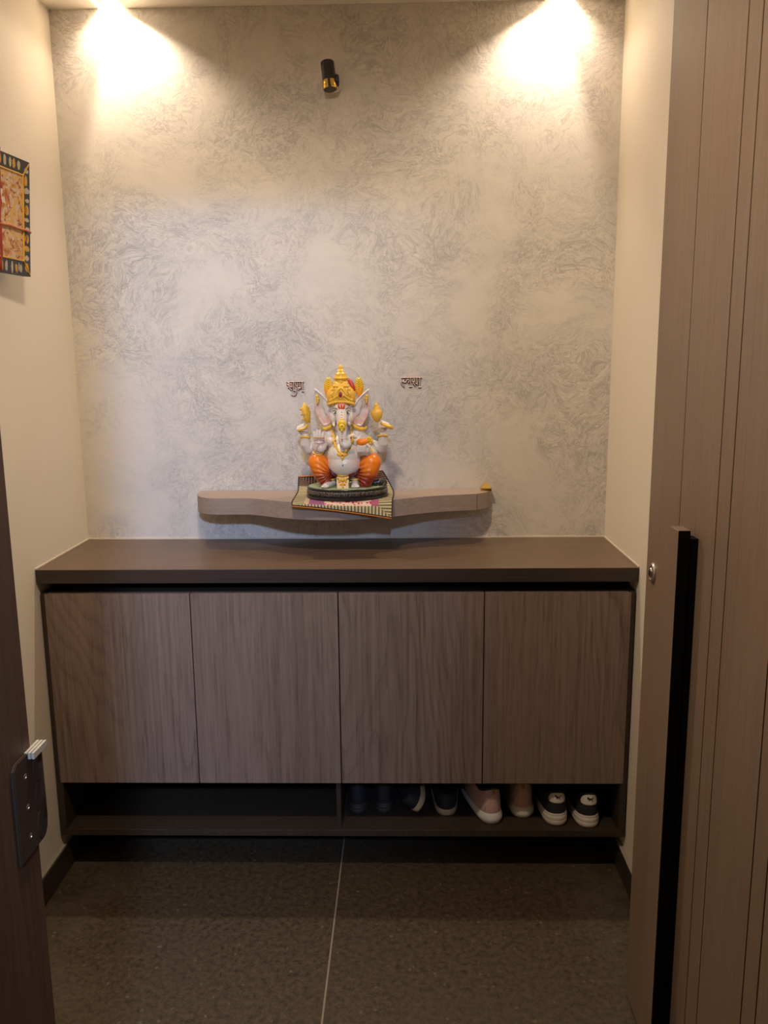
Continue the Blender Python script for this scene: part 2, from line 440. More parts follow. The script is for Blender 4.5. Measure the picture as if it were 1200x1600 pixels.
# cool ceiling lamp in the hall behind
d = empty('hall_ceiling_lamp', (.32, -3.7, 2.45)); tag(d, 'cool white ceiling lamp in the hall behind the doorway', 'ceiling lamp')
obj('rim', lathe(bmesh.new(), [(.07, 0), (.085, 0), (.08, -.012), (.068, -.010)], (0,0,0), 32), WHITE, d, True)
obj('diffuser', lathe(bmesh.new(), [(.068, -.006), (0, -.006)], (0,0,0), 32), COOLM, d)
lamp('hall_lamp', 'SPOT', (0, 0, -.03), HALL_W, COOL, (-.50, 3.7, -1.60), .11, 46, .8, d)
if HALLFILL_W: lamp('hall_fill', 'SPOT', (0, 0, -.03), HALLFILL_W, (1, .86, .70), (0, .6, -1), .07, 160, 1.0, d)

# ------------------------------------------------------------------ wall-mounted swivel spotlight
d = empty('swivel_spotlight', (-.0145, 0, 2.212)); tag(d, 'small black and brass swivel spotlight mounted high on the patterned wall', 'spotlight')
m4 = Matrix.Rotation(PI/2, 4, 'X')
obj('wall_plate', lathe(bmesh.new(), [(.016, 0), (.016, .004), (.014, .006), (0, .006)], (.012, 0, -.012), 28, m4), WHITE, d, autos=40)
tl = Matrix.Rotation(math.radians(-6), 4, 'Y') @ Matrix.Rotation(math.radians(-8), 4, 'X')
obj('lamp_body', lathe(bmesh.new(), [(0, .040), (.0165, .040), (.0185, .038), (.0185, -.014), (.0195, -.016), (.0195, -.034), (.017, -.036)], (-.002, -.045, .0), 36, tl), BLKMET, d, autos=35)
o = obj('brass_band', lathe(bmesh.new(), [(.0198, -.013), (.0202, -.014), (.0202, -.033), (.0190, -.035), (.015, -.036), (.014, -.030)], (-.002, -.045, 0), 36, tl), BRASS, d, autos=35)
o['label'] = 'brass band at the mouth'
obj('lens', lathe(bmesh.new(), [(.0145, -.0325), (0, -.0325)], (-.002, -.045, 0), 24, tl), new_mat('lamp_lens', .1, col=(.25, .22, .2)), d)
bm = bmesh.new(); box(bm, -.003, .004, -.022, -.017, -.036, -.012, bev=.001)
for v in bm.verts: v.co = tl @ v.co + Vector((-.002, -.045, 0))
obj('band_clip', bm, BLKMET, d)
obj('swivel_joint', lathe(bmesh.new(), [(.0, -.006), (.014, -.006), (.015, -.004), (.015, .004), (.012, .006), (0, .006)], (.020, -.045, -.010), 28, Matrix.Rotation(PI/2, 4, 'Y')), BLKMET, d, autos=35)
bm = bmesh.new(); tube(bm, [(.021, -.045, -.012), (.019, -.025, -.014), (.012, -.005, -.012)], .0052, 12)
obj('arm', bm, BLKMET, d, True)

# ------------------------------------------------------------------ worktop and shoe cabinet
bm = bmesh.new(); box(bm, -XW+.001, XW-.001, -.3835, -.001, .862, .900, bev=.0012)
wt = obj('worktop', bm, [TOPW, EDGE])
for p in wt.data.polygons:
    if p.normal.y < -.5: p.material_index = 1
tag(wt, 'dark brown wooden worktop running wall to wall over the shoe cabinet', 'worktop')
bm = bmesh.new(); box(bm, -XW+.0012, XW-.0012, -.0035, 0, .8995, .9035); box(bm, -XW, -XW+.003, -.383, -.0035, .8995, .9035); box(bm, XW-.003, XW, -.383, -.0035, .8995, .9035)
gl = obj('sealant_line', bm, m_plain('sealant', (.60, .52, .42), .6), wt)

cab = empty('shoe_cabinet', (0, -.19, .12)); tag(cab, 'wall-hung brown shoe cabinet with four plain doors and an open shoe niche below', 'cabinet')
def rel(bm):
    bmesh.ops.translate(bm, verts=bm.verts, vec=(0, .19, -.12)); return bm
bm = bmesh.new()
box(bm, -XW+.004, -.778, -.372, -.014, .12, .832); box(bm, .778, XW-.004, -.372, -.014, .12, .832)
box(bm, -.778, .778, -.030, -.014, .12, .832); box(bm, -.778, .778, -.352, -.03, .300, .316)
box(bm, -.778, .778, -.352, -.03, .815, .832)
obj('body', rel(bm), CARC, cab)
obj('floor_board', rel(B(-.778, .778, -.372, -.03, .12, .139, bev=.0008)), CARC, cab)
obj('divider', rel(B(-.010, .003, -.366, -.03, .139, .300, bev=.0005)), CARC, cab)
obj('shadow_gap', rel(B(-XW+.004, XW-.004, -.30, -.02, .832, .862)), BLACK, cab)
dx = [-.786, -.3915, .0065, .3970, .7865]
for i in range(4):
    bm = bmesh.new(); x0, x1 = dx[i]+.0015, dx[i+1]-.0015; cx = (x0+x1)/2
    box(bm, x0-cx, x1-cx, -.009, .009, .2825-.5565, .8305-.5565, bev=.0008)
    o = obj('cabinet_door', bm, CABW, cab); o.location = (cx, -.365+.19, .5565-.12)

# ------------------------------------------------------------------ floating shelf with wavy front
ZS0, ZS1 = 1.004, 1.052
front = [(-.440, -.002), (-.438, -.040), (-.430, -.085), (-.412, -.120), (-.385, -.142), (-.350, -.150), (-.300, -.149), (-.258, -.153), (-.215, -.176),
         (-.170, -.204), (-.120, -.226), (-.060, -.240), (0, -.244), (.060, -.236), (.115, -.216), (.165, -.188), (.220, -.155), (.270, -.130), (.320, -.115), (.370, -.103), (.400, -.092), (.425, -.070), (.440, -.040), (.444, -.002)]
def smooth_poly(pts, n=8):
    out = []
    for i in range(len(pts)-1):
        p0 = Vector(pts[max(i-1, 0)]); p1 = Vector(pts[i]); p2 = Vector(pts[i+1]); p3 = Vector(pts[min(i+2, len(pts)-1)])
        for k in range(n):
            t = k/n
            out.append(tuple(.5*((2*p1) + (-p0+p2)*t + (2*p0-5*p1+4*p2-p3)*t*t + (-p0+3*p1-3*p2+p3)*t*t*t)))
    out.append(tuple(pts[-1])); return out
sf = smooth_poly(front, 6)
bm = prism(bmesh.new(), sf, ZS0, ZS1, bev=.0006)
sh = obj('floating_shelf', bm, SHELFW, None, autos=35)
tag(sh, 'pale wood-look floating shelf with a wavy front edge on the patterned wall', 'shelf')
obj('edge_seam', B(.3996, .4004, -.0935, -.0905, ZS0+.001, ZS1-.001), m_plain('seam_brown', (.07, .05, .04), .6), sh)
# small brass pyramid
d = empty('pyramid_ornament', (.431, -.032, ZS1)); tag(d, 'tiny brass pyramid ornament at the right end of the floating shelf', 'ornament')
obj('plinth', B(-.0165, .0165, -.0165, .0165, 0, .009, bev=.001), BRASS, d)
bm = bmesh.new(); v = [bm.verts.new(p) for p in ((-.015, -.015, .009), (.015, -.015, .009), (.015, .015, .009), (-.015, .015, .009), (0, 0, .028))]
for f in ((0,1,4), (1,2,4), (2,3,4), (3,0,4), (0,1,2,3)): bm.faces.new([v[i] for i in f])
obj('pyramid', bm, BRASS, d)

# ------------------------------------------------------------------ patchwork cloth on the shelf
def m_cloth():
    m = new_mat('patchwork_cloth', .85, spec=.2); n = N(m)
    tc = n.n('ShaderNodeTexCoord'); xyz = n.sep(tc.outputs['UV']); u, v = xyz[0], xyz[1]
    du = n.math('MINIMUM', u, n.math('SUBTRACT', 1, u)); dv = n.math('MINIMUM', v, n.math('SUBTRACT', 1, v))
    d = n.math('MINIMUM', du, dv)
    # striped border: stripes run across it
    along = n.mix(n.math('LESS_THAN', du, dv), u, v)
    a1 = n.sep(along)[0]
    st = n.math('GREATER_THAN', n.math('FRACT', n.math('MULTIPLY', a1, 30)), .45)
    border = n.mix(st, (.12, .10, .045), (.50, .42, .25))
    back = n.math('GREATER_THAN', v, .80)
    border = n.mix(back, border, n.mix(st, (.035, .016, .014), (.22, .14, .09)))
    # printed inner field
    vo = n.n('ShaderNodeTexVoronoi'); vo.inputs['Scale'].default_value = 26; n.l(tc.outputs['UV'], vo.inputs['Vector'])
    dots = n.ramp(vo.outputs['Distance'], [(.0, (.40, .03, .05)), (.34, (.45, .05, .07)), (.40, (.62, .47, .36)), (1, (.60, .42, .32))])
    inner = n.mix(n.math('LESS_THAN', u, .34), dots, (.30, .10, .20))
    inner = n.mix(n.math('LESS_THAN', u, .18), inner, (.50, .38, .24))
    inner = n.mix(n.math('GREATER_THAN', u, .80), inner, (.36, .10, .17))
    ox_ = n.math('SUBTRACT', u, .78); oy_ = n.math('SUBTRACT', v, .33)
    od = n.math('ADD', n.math('MULTIPLY', ox_, ox_), n.math('MULTIPLY', n.math('MULTIPLY', oy_, oy_), 3))
    inner = n.mix(n.math('LESS_THAN', od, .006), inner, (.80, .26, .02))
    inner = n.mix(back, inner, (.06, .02, .02))
    c = n.mix(n.math('LESS_THAN', d, .13), inner, border)
    n.base(c); wv = n.n('ShaderNodeTexNoise'); wv.inputs['Scale'].default_value = 160; n.l(tc.outputs['UV'], wv.inputs['Vector'])
    n.bump(wv.outputs[0], .5, .001); return m
def cloth_pt(u, v):
    """u 0..1 left to right, v 0..1 front to back"""
    L = [(-.124, -.262, 1.049), (-.127, -.235, 1.0545), (-.130, -.14, 1.0545), (-.134, -.050, 1.055), (-.136, -.022, 1.066), (-.136, -.010, 1.092)]
    Mi = [(.010, -.262, 1.034), (.008, -.248, 1.0535), (.004, -.15, 1.0545), (.000, -.055, 1.055), (-.006, -.022, 1.068), (-.008, -.010, 1.098)]
    R = [(.150, -.248, 1.010), (.152, -.215, 1.0535), (.154, -.14, 1.0550), (.152, -.075, 1.060), (.137, -.030, 1.084), (.120, -.010, 1.110)]
    def ev(P):
        t = v*(len(P)-1); i = min(int(t), len(P)-2); f = t-i
        p0, p1, p2, p3 = (Vector(P[max(i-1, 0)]), Vector(P[i]), Vector(P[i+1]), Vector(P[min(i+2, len(P)-1)]))
        return .5*((2*p1) + (-p0+p2)*f + (2*p0-5*p1+4*p2-p3)*f*f + (-p0+3*p1-3*p2+p3)*f**3)
    a, b, c = ev(L), ev(Mi), ev(R)
    p = a*(2*(u-.5)*(u-1)) + b*(4*u*(1-u)) + c*(2*u*(u-.5))
    p.y = min(p.y, -.006)
    return p
def grid_mesh(fn, nu, nv, thick=0.0):
    bm = bmesh.new(); uvl = bm.loops.layers.uv.new('UVMap')
    g = [[bm.verts.new(fn(i/nu, j/nv)) for j in range(nv+1)] for i in range(nu+1)]
    for i in range(nu):
        for j in range(nv):
            f = bm.faces.new((g[i][j], g[i+1][j], g[i+1][j+1], g[i][j+1])); f.smooth = True
            for l, (a, b) in zip(f.loops, ((i, j), (i+1, j), (i+1, j+1), (i, j+1))): l[uvl].uv = (a/nu, b/nv)
    return bm
PHI = .13
def cl(u, v):
    p = cloth_pt(u, v); return p
bm = grid_mesh(cl, 48, 40)
me = bpy.data.meshes.new('cloth'); bm.to_mesh(me); bm.free()
cloth = link('patchwork_cloth', me, m_cloth())
sd = cloth.modifiers.new('solid', 'SOLIDIFY'); sd.thickness = .0016; sd.offset = 1
tag(cloth, 'striped and patched cloth mat under the statue, one corner hanging over the shelf edge', 'cloth')
def border_pts(n=24):
    P = []
    for k in range(n): P.append(cloth_pt(k/n, 0))
    for k in range(n): P.append(cloth_pt(1, k/n))
    for k in range(n): P.append(cloth_pt(1-k/n, 1))
    for k in range(n): P.append(cloth_pt(0, 1-k/n))
    return P
bp = border_pts()
bm = tube(bmesh.new(), [p+Vector((0, -.0004, .0014)) for p in bp], .0017, 8, True)
obj('dark_piping', bm, m_plain('maroon_cord', (.022, .008, .010), .8), cloth, True)
for seg_ in (bp[0:25], bp[48:73]):
    bm = tube(bmesh.new(), [p + Vector((0, -.0012, -.0014 if k_ is seg_ else 0)) for k_ in (seg_,) for p in seg_], .0015, 8)
    o = obj('orange_trim', bm, m_plain('orange_cloth', (.62, .22, .02), .8), cloth, True)
    if seg_[0].y > -.1: o.location.z = .0045

# ------------------------------------------------------------------ seated elephant-headed statue
Y0 = -.155
def W(cx, cy, y=None):
    """figure drawing units (x to the right, y down) -> metres at depth y"""
    y = Y0 if y is None else y
    x0 = -.0005 + (cx-497)*.000402 + .010; z0 = 1.429 - (cy-90)*.000392
    s = (y-CAM.y)/(Y0-CAM.y)
    return Vector((CAM.x+(x0-CAM.x)*s, y, CAM.z+(z0-CAM.z)*s))
U = .0004
ST = empty('elephant_headed_deity_statue', (.012, Y0, 1.0565))
tag(ST, 'painted seated elephant-headed deity statue with orange dhoti and gold crown on the floating shelf', 'statue')
def part(name, meshbm, mat, parent=None, smooth=True, autos=None):
    p = parent or ST
    base = ST.location
    if isinstance(meshbm, bmesh.types.BMesh):
        bmesh.ops.translate(meshbm, verts=meshbm.verts, vec=-base); return obj(name, meshbm, mat, p, smooth and autos is None, autos)
    meshbm.transform(Matrix.Translation(-base)); return link(name, meshbm, mat, p, smooth)

def m_glaze(name, col, rough=.3, var=.08):
    m = m_plain(name, col, rough, 0, var, 220); m.node_tree.nodes['Principled BSDF'].inputs['Coat Weight'].default_value = .25; return m
def m_skin():
    m = new_mat('painted_marble_white', .32); n = N(m)
    at = n.n('ShaderNodeAttribute', attribute_name='paint'); n.base(at.outputs['Color'])
    n.b.inputs['Subsurface Weight'].default_value = .0
    n.b.inputs['Coat Weight'].default_value = .2
    return m
GOLD = m_glaze('gold_paint', (.76, .43, .035), .33, .2); _n = N(GOLD); _n.bump(_n.noise(_n.coord(), 420, 3, .7), .8, .0015)
GOLDP = m_glaze('smooth_gold_paint', (.80, .47, .045), .3, .12)
YEL = m_glaze('yellow_paint', (.78, .52, .02), .35)
ORG = m_glaze('orange_paint', (.85, .22, .01), .35)
RED = m_glaze('red_paint', (.50, .03, .02), .4)
RUBY = m_glaze('ruby_paint', (.35, .02, .07), .2)
INK = m_glaze('black_paint', (.02, .016, .014), .3)
WHT = m_glaze('white_paint', (.74, .70, .64), .3)
DK = new_mat('antique_black_relief', .32, col=(.03, .025, .02)); _n = N(DK)
_vo = _n.n('ShaderNodeTexVoronoi', feature='DISTANCE_TO_EDGE'); _vo.inputs['Scale'].default_value = 150; _n.l(_n.coord(scale=(1, 1, 1.3)), _vo.inputs['Vector'])
_n.base(_n.ramp(_vo.outputs['Distance'], [(.0, (.012, .01, .009)), (.10, (.03, .024, .018)), (.25, (.20, .165, .115)), (.45, (.05, .04, .03))])); _n.bump(_vo.outputs['Distance'], .8, .002)
DKP = m_glaze('antique_black', (.022, .020, .017), .28)
GRN = new_mat('pale_green_paint', .35); _n = N(GRN); _n.base(_n.ramp(_n.noise(_n.coord(), 30, 3), [(.3, (.25, .32, .15)), (.7, (.36, .44, .26))]))

# --- oval base, slightly turned
RB = Matrix.Rotation(math.radians(6), 4, 'Z')
bc = Vector((.0220, -.152, 1.0568))
def oval(prof): return lathe(bmesh.new(), prof, bc, 72, RB, 1.02, .83)
part('base', oval([(0, 0), (.112, 0), (.1155, .003), (.1155, .008), (.110, .010), (.108, .012)]), DKP, autos=35)
part('carved_band', oval([(.1075, .0095), (.1135, .013), (.1145, .019), (.1130, .0245), (.108, .0265)]), DK)
part('base_rim', oval([(.105, .024), (.1125, .0275), (.1135, .030), (.1115, .0325), (.106, .0325)]), DKP)
part('green_top', oval([(0, .0345), (.085, .0342), (.106, .0332), (.1095, .0318), (.106, .029), (0, .029)]), GRN)
ZT = bc.z + .0345

# --- the body: one fused skin
bm = bmesh.new()
yb = Y0
belly = W(510, 800, yb-.020)
ell(bm, belly, (130*U, .050, 105*U), sub=4)
ell(bm, W(511, 745, yb-.018), (124*U, .048, 112*U), sub=4); ell(bm, W(508, 670, yb-.004), (112*U, .042, 100*U), sub=4)
ell(bm, W(505, 610, yb+.006), (118*U, .034, 80*U), sub=4)
ell(bm, W(505, 860, yb), (150*U, .040, 60*U))
for sx, cx in ((-1, 408), (1, 606)): ell(bm, W(cx, 600, yb+.006), (48*U, .024, 50*U))
for cx, dy in ((432, 0), (578, 0)): ell(bm, W(cx, 640, yb-.014), (52*U, .022, 44*U))
# neck and head
ell(bm, W(498, 530, yb-.004), (62*U, .026, 60*U))
ell(bm, W(497, 425, yb-.022), (75*U, .034, 82*U), sub=4)
ell(bm, W(497, 395, yb-.030), (58*U, .030, 45*U), sub=4)
for cx in (440, 556): ell(bm, W(cx, 470, yb-.030), (26*U, .018, 52*U))
for cx in (455, 540): ell(bm, W(cx, 405, yb-.036), (20*U, .011, 16*U))
# trunk
tr = [(497, 430, -.048), (497, 480, -.060), (497, 530, -.066), (498, 580, -.070), (500, 625, -.074), (506, 655, -.076), (522, 668, -.078), (545, 655, -.078), (556, 630, -.077), (553, 607, -.077), (575, 596, -.076), (592, 606, -.075)]
limb(bm, [W(a, b, yb+c) for a, b, c in tr], [42*U, 37*U, 34*U, 31*U, 27*U, 25*U, 24*U, 23*U, 22*U, 20*U, 17*U, 14*U], .14)
limb(bm, [W(500, 640, yb-.072), W(499, 702, yb-.068)], [.0095, .0050], .3)
# ears
def ear(cx_pts, s):
    b = bmesh.new()
    outer = [W(x, y, yb + d) for x, y, d in cx_pts]
    n = len(outer); c = sum(outer, Vector())/n
    f = [b.verts.new(p) for p in outer]; ce = b.verts.new(c + Vector((s*.0, .006, 0)))
    for i in range(n): b.faces.new((f[i], f[(i+1) % n], ce))
    ex = bmesh.ops.extrude_face_region(b, geom=b.faces[:])
    for v in [g for g in ex['geom'] if isinstance(g, bmesh.types.BMVert)]: v.co.y += .0045
    bmesh.ops.recalc_face_normals(b, faces=b.faces[:])
    me = bpy.data.meshes.new('t'); b.to_mesh(me); b.free(); bm.from_mesh(me); bpy.data.meshes.remove(me)
    # rolled rim
    k = [p for p in outer] + [outer[0]]
    for i in range(n):
        limb(bm, [k[i], k[i+1]], [.0028, .0028], .5)
LE = [(430, 395, -.018), (398, 345, -.016), (360, 300, -.012), (316, 262, -.006), (306, 300, -.002), (308, 345, .002), (318, 400, .0), (330, 450, -.004), (352, 490, -.008), (372, 520, -.012), (400, 512, -.014), (430, 490, -.016)]
ear(LE, -1)
REr = [(1003-x, y+5, d) for x, y, d in LE]
ear(REr, 1)
for s_, pts in ((-1, ((400, 405), (388, 365), (420, 440))), (1, ((604, 408), (616, 368), (580, 442)))):
    for (x, y) in pts: ell(bm, W(x, y, yb-.010), (26*U, .005, 44*U))
# feet
for s_, a, b2 in ((-1, (418, 955), (372, 985)), (1, (585, 955), (585, 990))):
    P0 = W(a[0], 0, 0)
    heel = Vector((W(a[0], a[1], yb-.035).x, yb-.035, ZT+.010)); toe = Vector((W(b2[0], b2[1], yb-.068).x, yb-.066, ZT+.006))
    limb(bm, [heel + Vector((0, .012, .010)), heel, toe], [.012, .0115, .0085], .3)
    dirv = (toe-heel).normalized(); sd_ = Vector((-dirv.y, dirv.x, 0))
    for k in range(5):
        o_ = (k-2)*.0042
        limb(bm, [toe + sd_*o_*.9 - dirv*.004, toe + sd_*o_ + dirv*(.0075 - abs(k-(1 if s_ < 0 else 3))*.0008) - Vector((0, 0, .0015))], [.0040, .0031], .4)
# front right arm (left in the photo): raised blessing palm
RA = [W(402, 590, yb+.004), W(352, 660, yb-.004), W(318, 735, yb-.016), W(330, 700, yb-.040)]
limb(bm, [W(405, 592, yb+.002), W(365, 650, yb+.002), W(322, 728, yb-.016)], [.0190, .0190, .0160], .3)
limb(bm, [W(312, 730, yb-.018), W(328, 700, yb-.042)], [.0140, .0125], .3)
ell(bm, W(330, 665, yb-.050), (46*U, .0085, 52*U), sub=3)
ell(bm, W(345, 690, yb-.054), (26*U, .007, 26*U), sub=3)
fx = [(301, 562), (322, 548), (344, 550), (366, 562)]
for k, (tx, ty) in enumerate(fx):
    bx_ = 305 + k*17.5
    limb(bm, [W(bx_, 645, yb-.050), W((bx_+tx)/2, 600, yb-.054), W(tx, ty+8, yb-.051)], [.0046, .0043, .0036], .35)
limb(bm, [W(368, 690, yb-.052), W(384, 655, yb-.055), W(384, 618, yb-.056)], [.0048, .0040, .0030], .35)
# front left arm (right in the photo): hand holding a sweet
limb(bm, [W(605, 590, yb+.002), W(655, 650, yb+.002), W(706, 718, yb-.012)], [.0200, .0215, .0165], .3)
limb(bm, [W(712, 722, yb-.016), W(672, 716, yb-.045)], [.0145, .0125], .3)
ell(bm, W(648, 705, yb-.056), (38*U, .011, 34*U), sub=3)
for k in range(4):
    bx_ = 606 + k*15
    limb(bm, [W(bx_+14, 730, yb-.056), W(bx_, 708, yb-.066), W(bx_+4, 675, yb-.066), W(bx_+12, 658, yb-.060)], [.0048, .0047, .0043, .0036], .35)
limb(bm, [W(684, 708, yb-.060), W(690, 678, yb-.062), W(672, 655, yb-.060)], [.0048, .0042, .0032], .35)
# back arms
limb(bm, [W(410, 600, yb+.012), W(325, 660, yb+.014), W(258, 690, yb+.010), W(238, 655, yb+.004), W(236, 600, yb)], [.0160, .0160, .0155, .0145, .0110], .3)
limb(bm, [W(600, 600, yb+.012), W(700, 660, yb+.014), W(768, 690, yb+.010), W(784, 655, yb+.004), W(786, 600, yb)], [.0160, .0160, .0155, .0145, .0110], .3)
for (hx, hy, s_) in ((224, 548, -1), (786, 530, 1)):
    ell(bm, W(hx, hy, yb-.002), (37*U, .010, 42*U), sub=3)
    for k in range(4):
        bx_ = hx + s_*(k*13-10) ; by_ = hy-34 + k*6
        limb(bm, [W(bx_, hy-12+k*4, yb-.003), W(bx_+s_*6, by_, yb-.010), W(bx_+s_*12, by_+16, yb-.015)], [.0050, .0046, .0038], .35)
    limb(bm, [W(hx-s_*16, hy+10, yb-.008), W(hx+s_*4, hy+2, yb-.015), W(hx+s_*18, hy+6, yb-.017)], [.0046, .0040, .0030], .35)
body = fuse(bm, .00115, 3, 'body')
# hand-painted tints of the statue: cream white with pink in ears, palms and shoulders
ca = body.color_attributes.new('paint', 'FLOAT_COLOR', 'POINT')
PINKS = [(W(322, 385), .011, .9), (W(335, 450), .012, 1.0), (W(365, 490), .013, 1.0), (W(405, 480), .014, .9), (W(681, 390), .011, .9), (W(668, 455), .012, 1.0), (W(638, 495), .013, 1.0), (W(600, 485), .014, .9), (W(330, 640, yb-.05), .018, .45), (W(640, 700, yb-.06), .012, .2),
         (W(405, 780), .014, .35), (W(610, 780), .014, .35), (W(430, 610), .014, .2), (W(215, 560), .012, .35), (W(795, 545), .012, .35), (W(497, 470), .012, .25)]
base_c = Vector((.66, .60, .53)); pink = Vector((.62, .26, .20))
for i, v in enumerate(body.vertices):
    t = 0
    for p, r_, a_ in PINKS:
        d2 = (v.co.x-p.x)**2 + (v.co.z-p.z)**2
        if d2 < (2.2*r_)**2: t = max(t, a_*math.exp(-d2/(r_*r_)))
    t *= .75 + .5*noise.noise(v.co*130)
    c = base_c.lerp(pink, max(0, min(1, t)))
    ca.data[i].color = (c.x, c.y, c.z, 1)
from mathutils.bvhtree import BVHTree
_bv = BVHTree.FromPolygons([v.co.copy() for v in body.vertices], [tuple(p.vertices) for p in body.polygons])
def S(cx, cy, off=0.0):
    o_ = W(cx, cy, -.45); d_ = (W(cx, cy, -.05)-o_).normalized()
    h = _bv.ray_cast(o_, d_)
    return (h[0] if h[0] is not None else W(cx, cy, yb)) - d_*off
body_o = part('body', body, m_skin()); body_o['label'] = 'cream white body with pink-tinted ears'

# --- dhoti: orange draped legs
def leg_cloth(s, knee, ankle, hip):
    b = bmesh.new()
    k = W(*knee); a = W(*ankle); h = W(*hip)
    limb(b, [h, k], [.030, .0275], .22)
    limb(b, [k, k.lerp(a, .5), a], [.0275, .0265, .0165], .2)
    ell(b, k.lerp(a, .45).lerp(h, .30), (.033, .026, .032), sub=4)
    me = fuse(b, .0018, 5)
    # drape folds fan out from the inner hip
    nrm = [v.normal.copy() for v in me.vertices]
    fp = W(437 if s < 0 else 560, 868)
    def fold(co):
        dx_, dz_ = s*(co.x-fp.x), fp.z-co.z
        rad = math.hypot(dx_, dz_); ang = math.atan2(dz_, dx_)
        return math.sin(ang*23 - rad*80), rad
    def wt(co):
        rad = math.hypot(co.x-fp.x, co.z-fp.z); q_ = max(0, min(1, (.064-rad)/.034))
        return q_*max(0, min(1, ((co-k).length-.012)/.016))
    for i, v in enumerate(me.vertices):
        f, rad = fold(v.co)
        v.co += nrm[i]*(f*.0021*wt(v.co)*min(1, rad/.012))
        v.co.z = max(v.co.z, ZT-.0005)
    ca = me.color_attributes.new('paint', 'FLOAT_COLOR', 'POINT')
    for i, v in enumerate(me.vertices):
        f, rad = fold(v.co); d = (v.co-k)
        t = max(0, min(1, (math.hypot(d.x*.8, d.z)-.012)/.034)); t = min(1, max(0, t - .30*f*wt(v.co)))
        c = Vector((.90, .23, .006)).lerp(Vector((.25, .018, .010)), t)
        ca.data[i].color = (c.x, c.y, c.z, 1)
    return me
m_dh = new_mat('painted_dhoti', .33); _n = N(m_dh); _at = _n.n('ShaderNodeAttribute', attribute_name='paint'); _n.base(_at.outputs['Color']); _n.b.inputs['Coat Weight'].default_value = .25
for s_, kn, an, hp in ((-1, (322, 785, yb-.036), (376, 935, yb-.044), (440, 855, yb+.004)), (1, (704, 790, yb-.036), (660, 940, yb-.044), (580, 860, yb+.004))):
    o = part('dhoti_leg', leg_cloth(s_, kn, an, hp), m_dh); o['label'] = 'orange to dark red draped dhoti leg'
# central sash with ornament
sash = bmesh.new()
for i in range(9):
    t = i/8; z = 880 + t*105; hw = 48 - 6*math.sin(t*PI) + t*2
    pass
prof = [(-48, 876), (48, 876), (44, 900), (42, 940), (44, 975), (36, 988), (0, 994), (-36, 988), (-44, 975), (-42, 940), (-44, 900)]
pv = [W(495+a, b, yb-.050 - (b-876)*.00020) for a, b in prof]
va = [sash.verts.new(p) for p in pv]; vb = [sash.verts.new(p+Vector((0, .006, 0))) for p in pv]
sash.faces.new(va); sash.faces.new(vb)
for i in range(len(va)): sash.faces.new((va[i], va[(i+1) % len(va)], vb[(i+1) % len(va)], vb[i]))
bmesh.ops.bevel(sash, geom=sash.edges[:], offset=.0012, segments=2, affect='EDGES')
o = part('waist_sash', sash, m_glaze('peach_paint', (.55, .30, .12), .35, .15), autos=50)
orn = bmesh.new()
def yz(b): return yb-.0525-(b-876)*.00020
tube(orn, [W(455+i*8, 900+28*math.sin(PI*i/10), yz(915)) for i in range(11)], .0018, 8)
ell(orn, W(495, 918, yz(918)), (.0065, .003, .0065)); ell(orn, W(495, 950, yz(950)), (.004, .0025, .006)); ell(orn, W(495, 968, yz(968)), (.0025, .002, .004))
for a, b in ((472, 930), (518, 930), (480, 950), (510, 950), (462, 905), (528, 905)): ell(orn, W(a, b, yz(b)), (.003, .002, .003), sub=2)
tube(orn, [W(452, 884, yz(880)), W(495, 890, yz(884)-.002), W(538, 884, yz(880))], .0022, 8)
oo = part('sash_ornament', orn, GOLDP, o)
part('gem', ell(bmesh.new(), W(495, 935, yz(935)-.002), (.0022, .0015, .0028), sub=2), RUBY, oo)
# maroon sash lines under the belly
mrn = m_glaze('maroon_paint', (.12, .012, .02), .35)
for k in range(2):
    bm = bmesh.new()
    tube(bm, [W(400, 835+k*14, yb-.050), W(425, 865+k*12, yb-.056), W(455, 885+k*8, yb-.056)], .0022, 8)
    part('waist_cord', bm, mrn, body_o)
    bm = tube(bmesh.new(), [W(620, 835+k*14, yb-.050), W(590, 865+k*12, yb-.056), W(540, 885+k*8, yb-.056)], .0022, 8)
    part('waist_cord', bm, mrn, body_o)

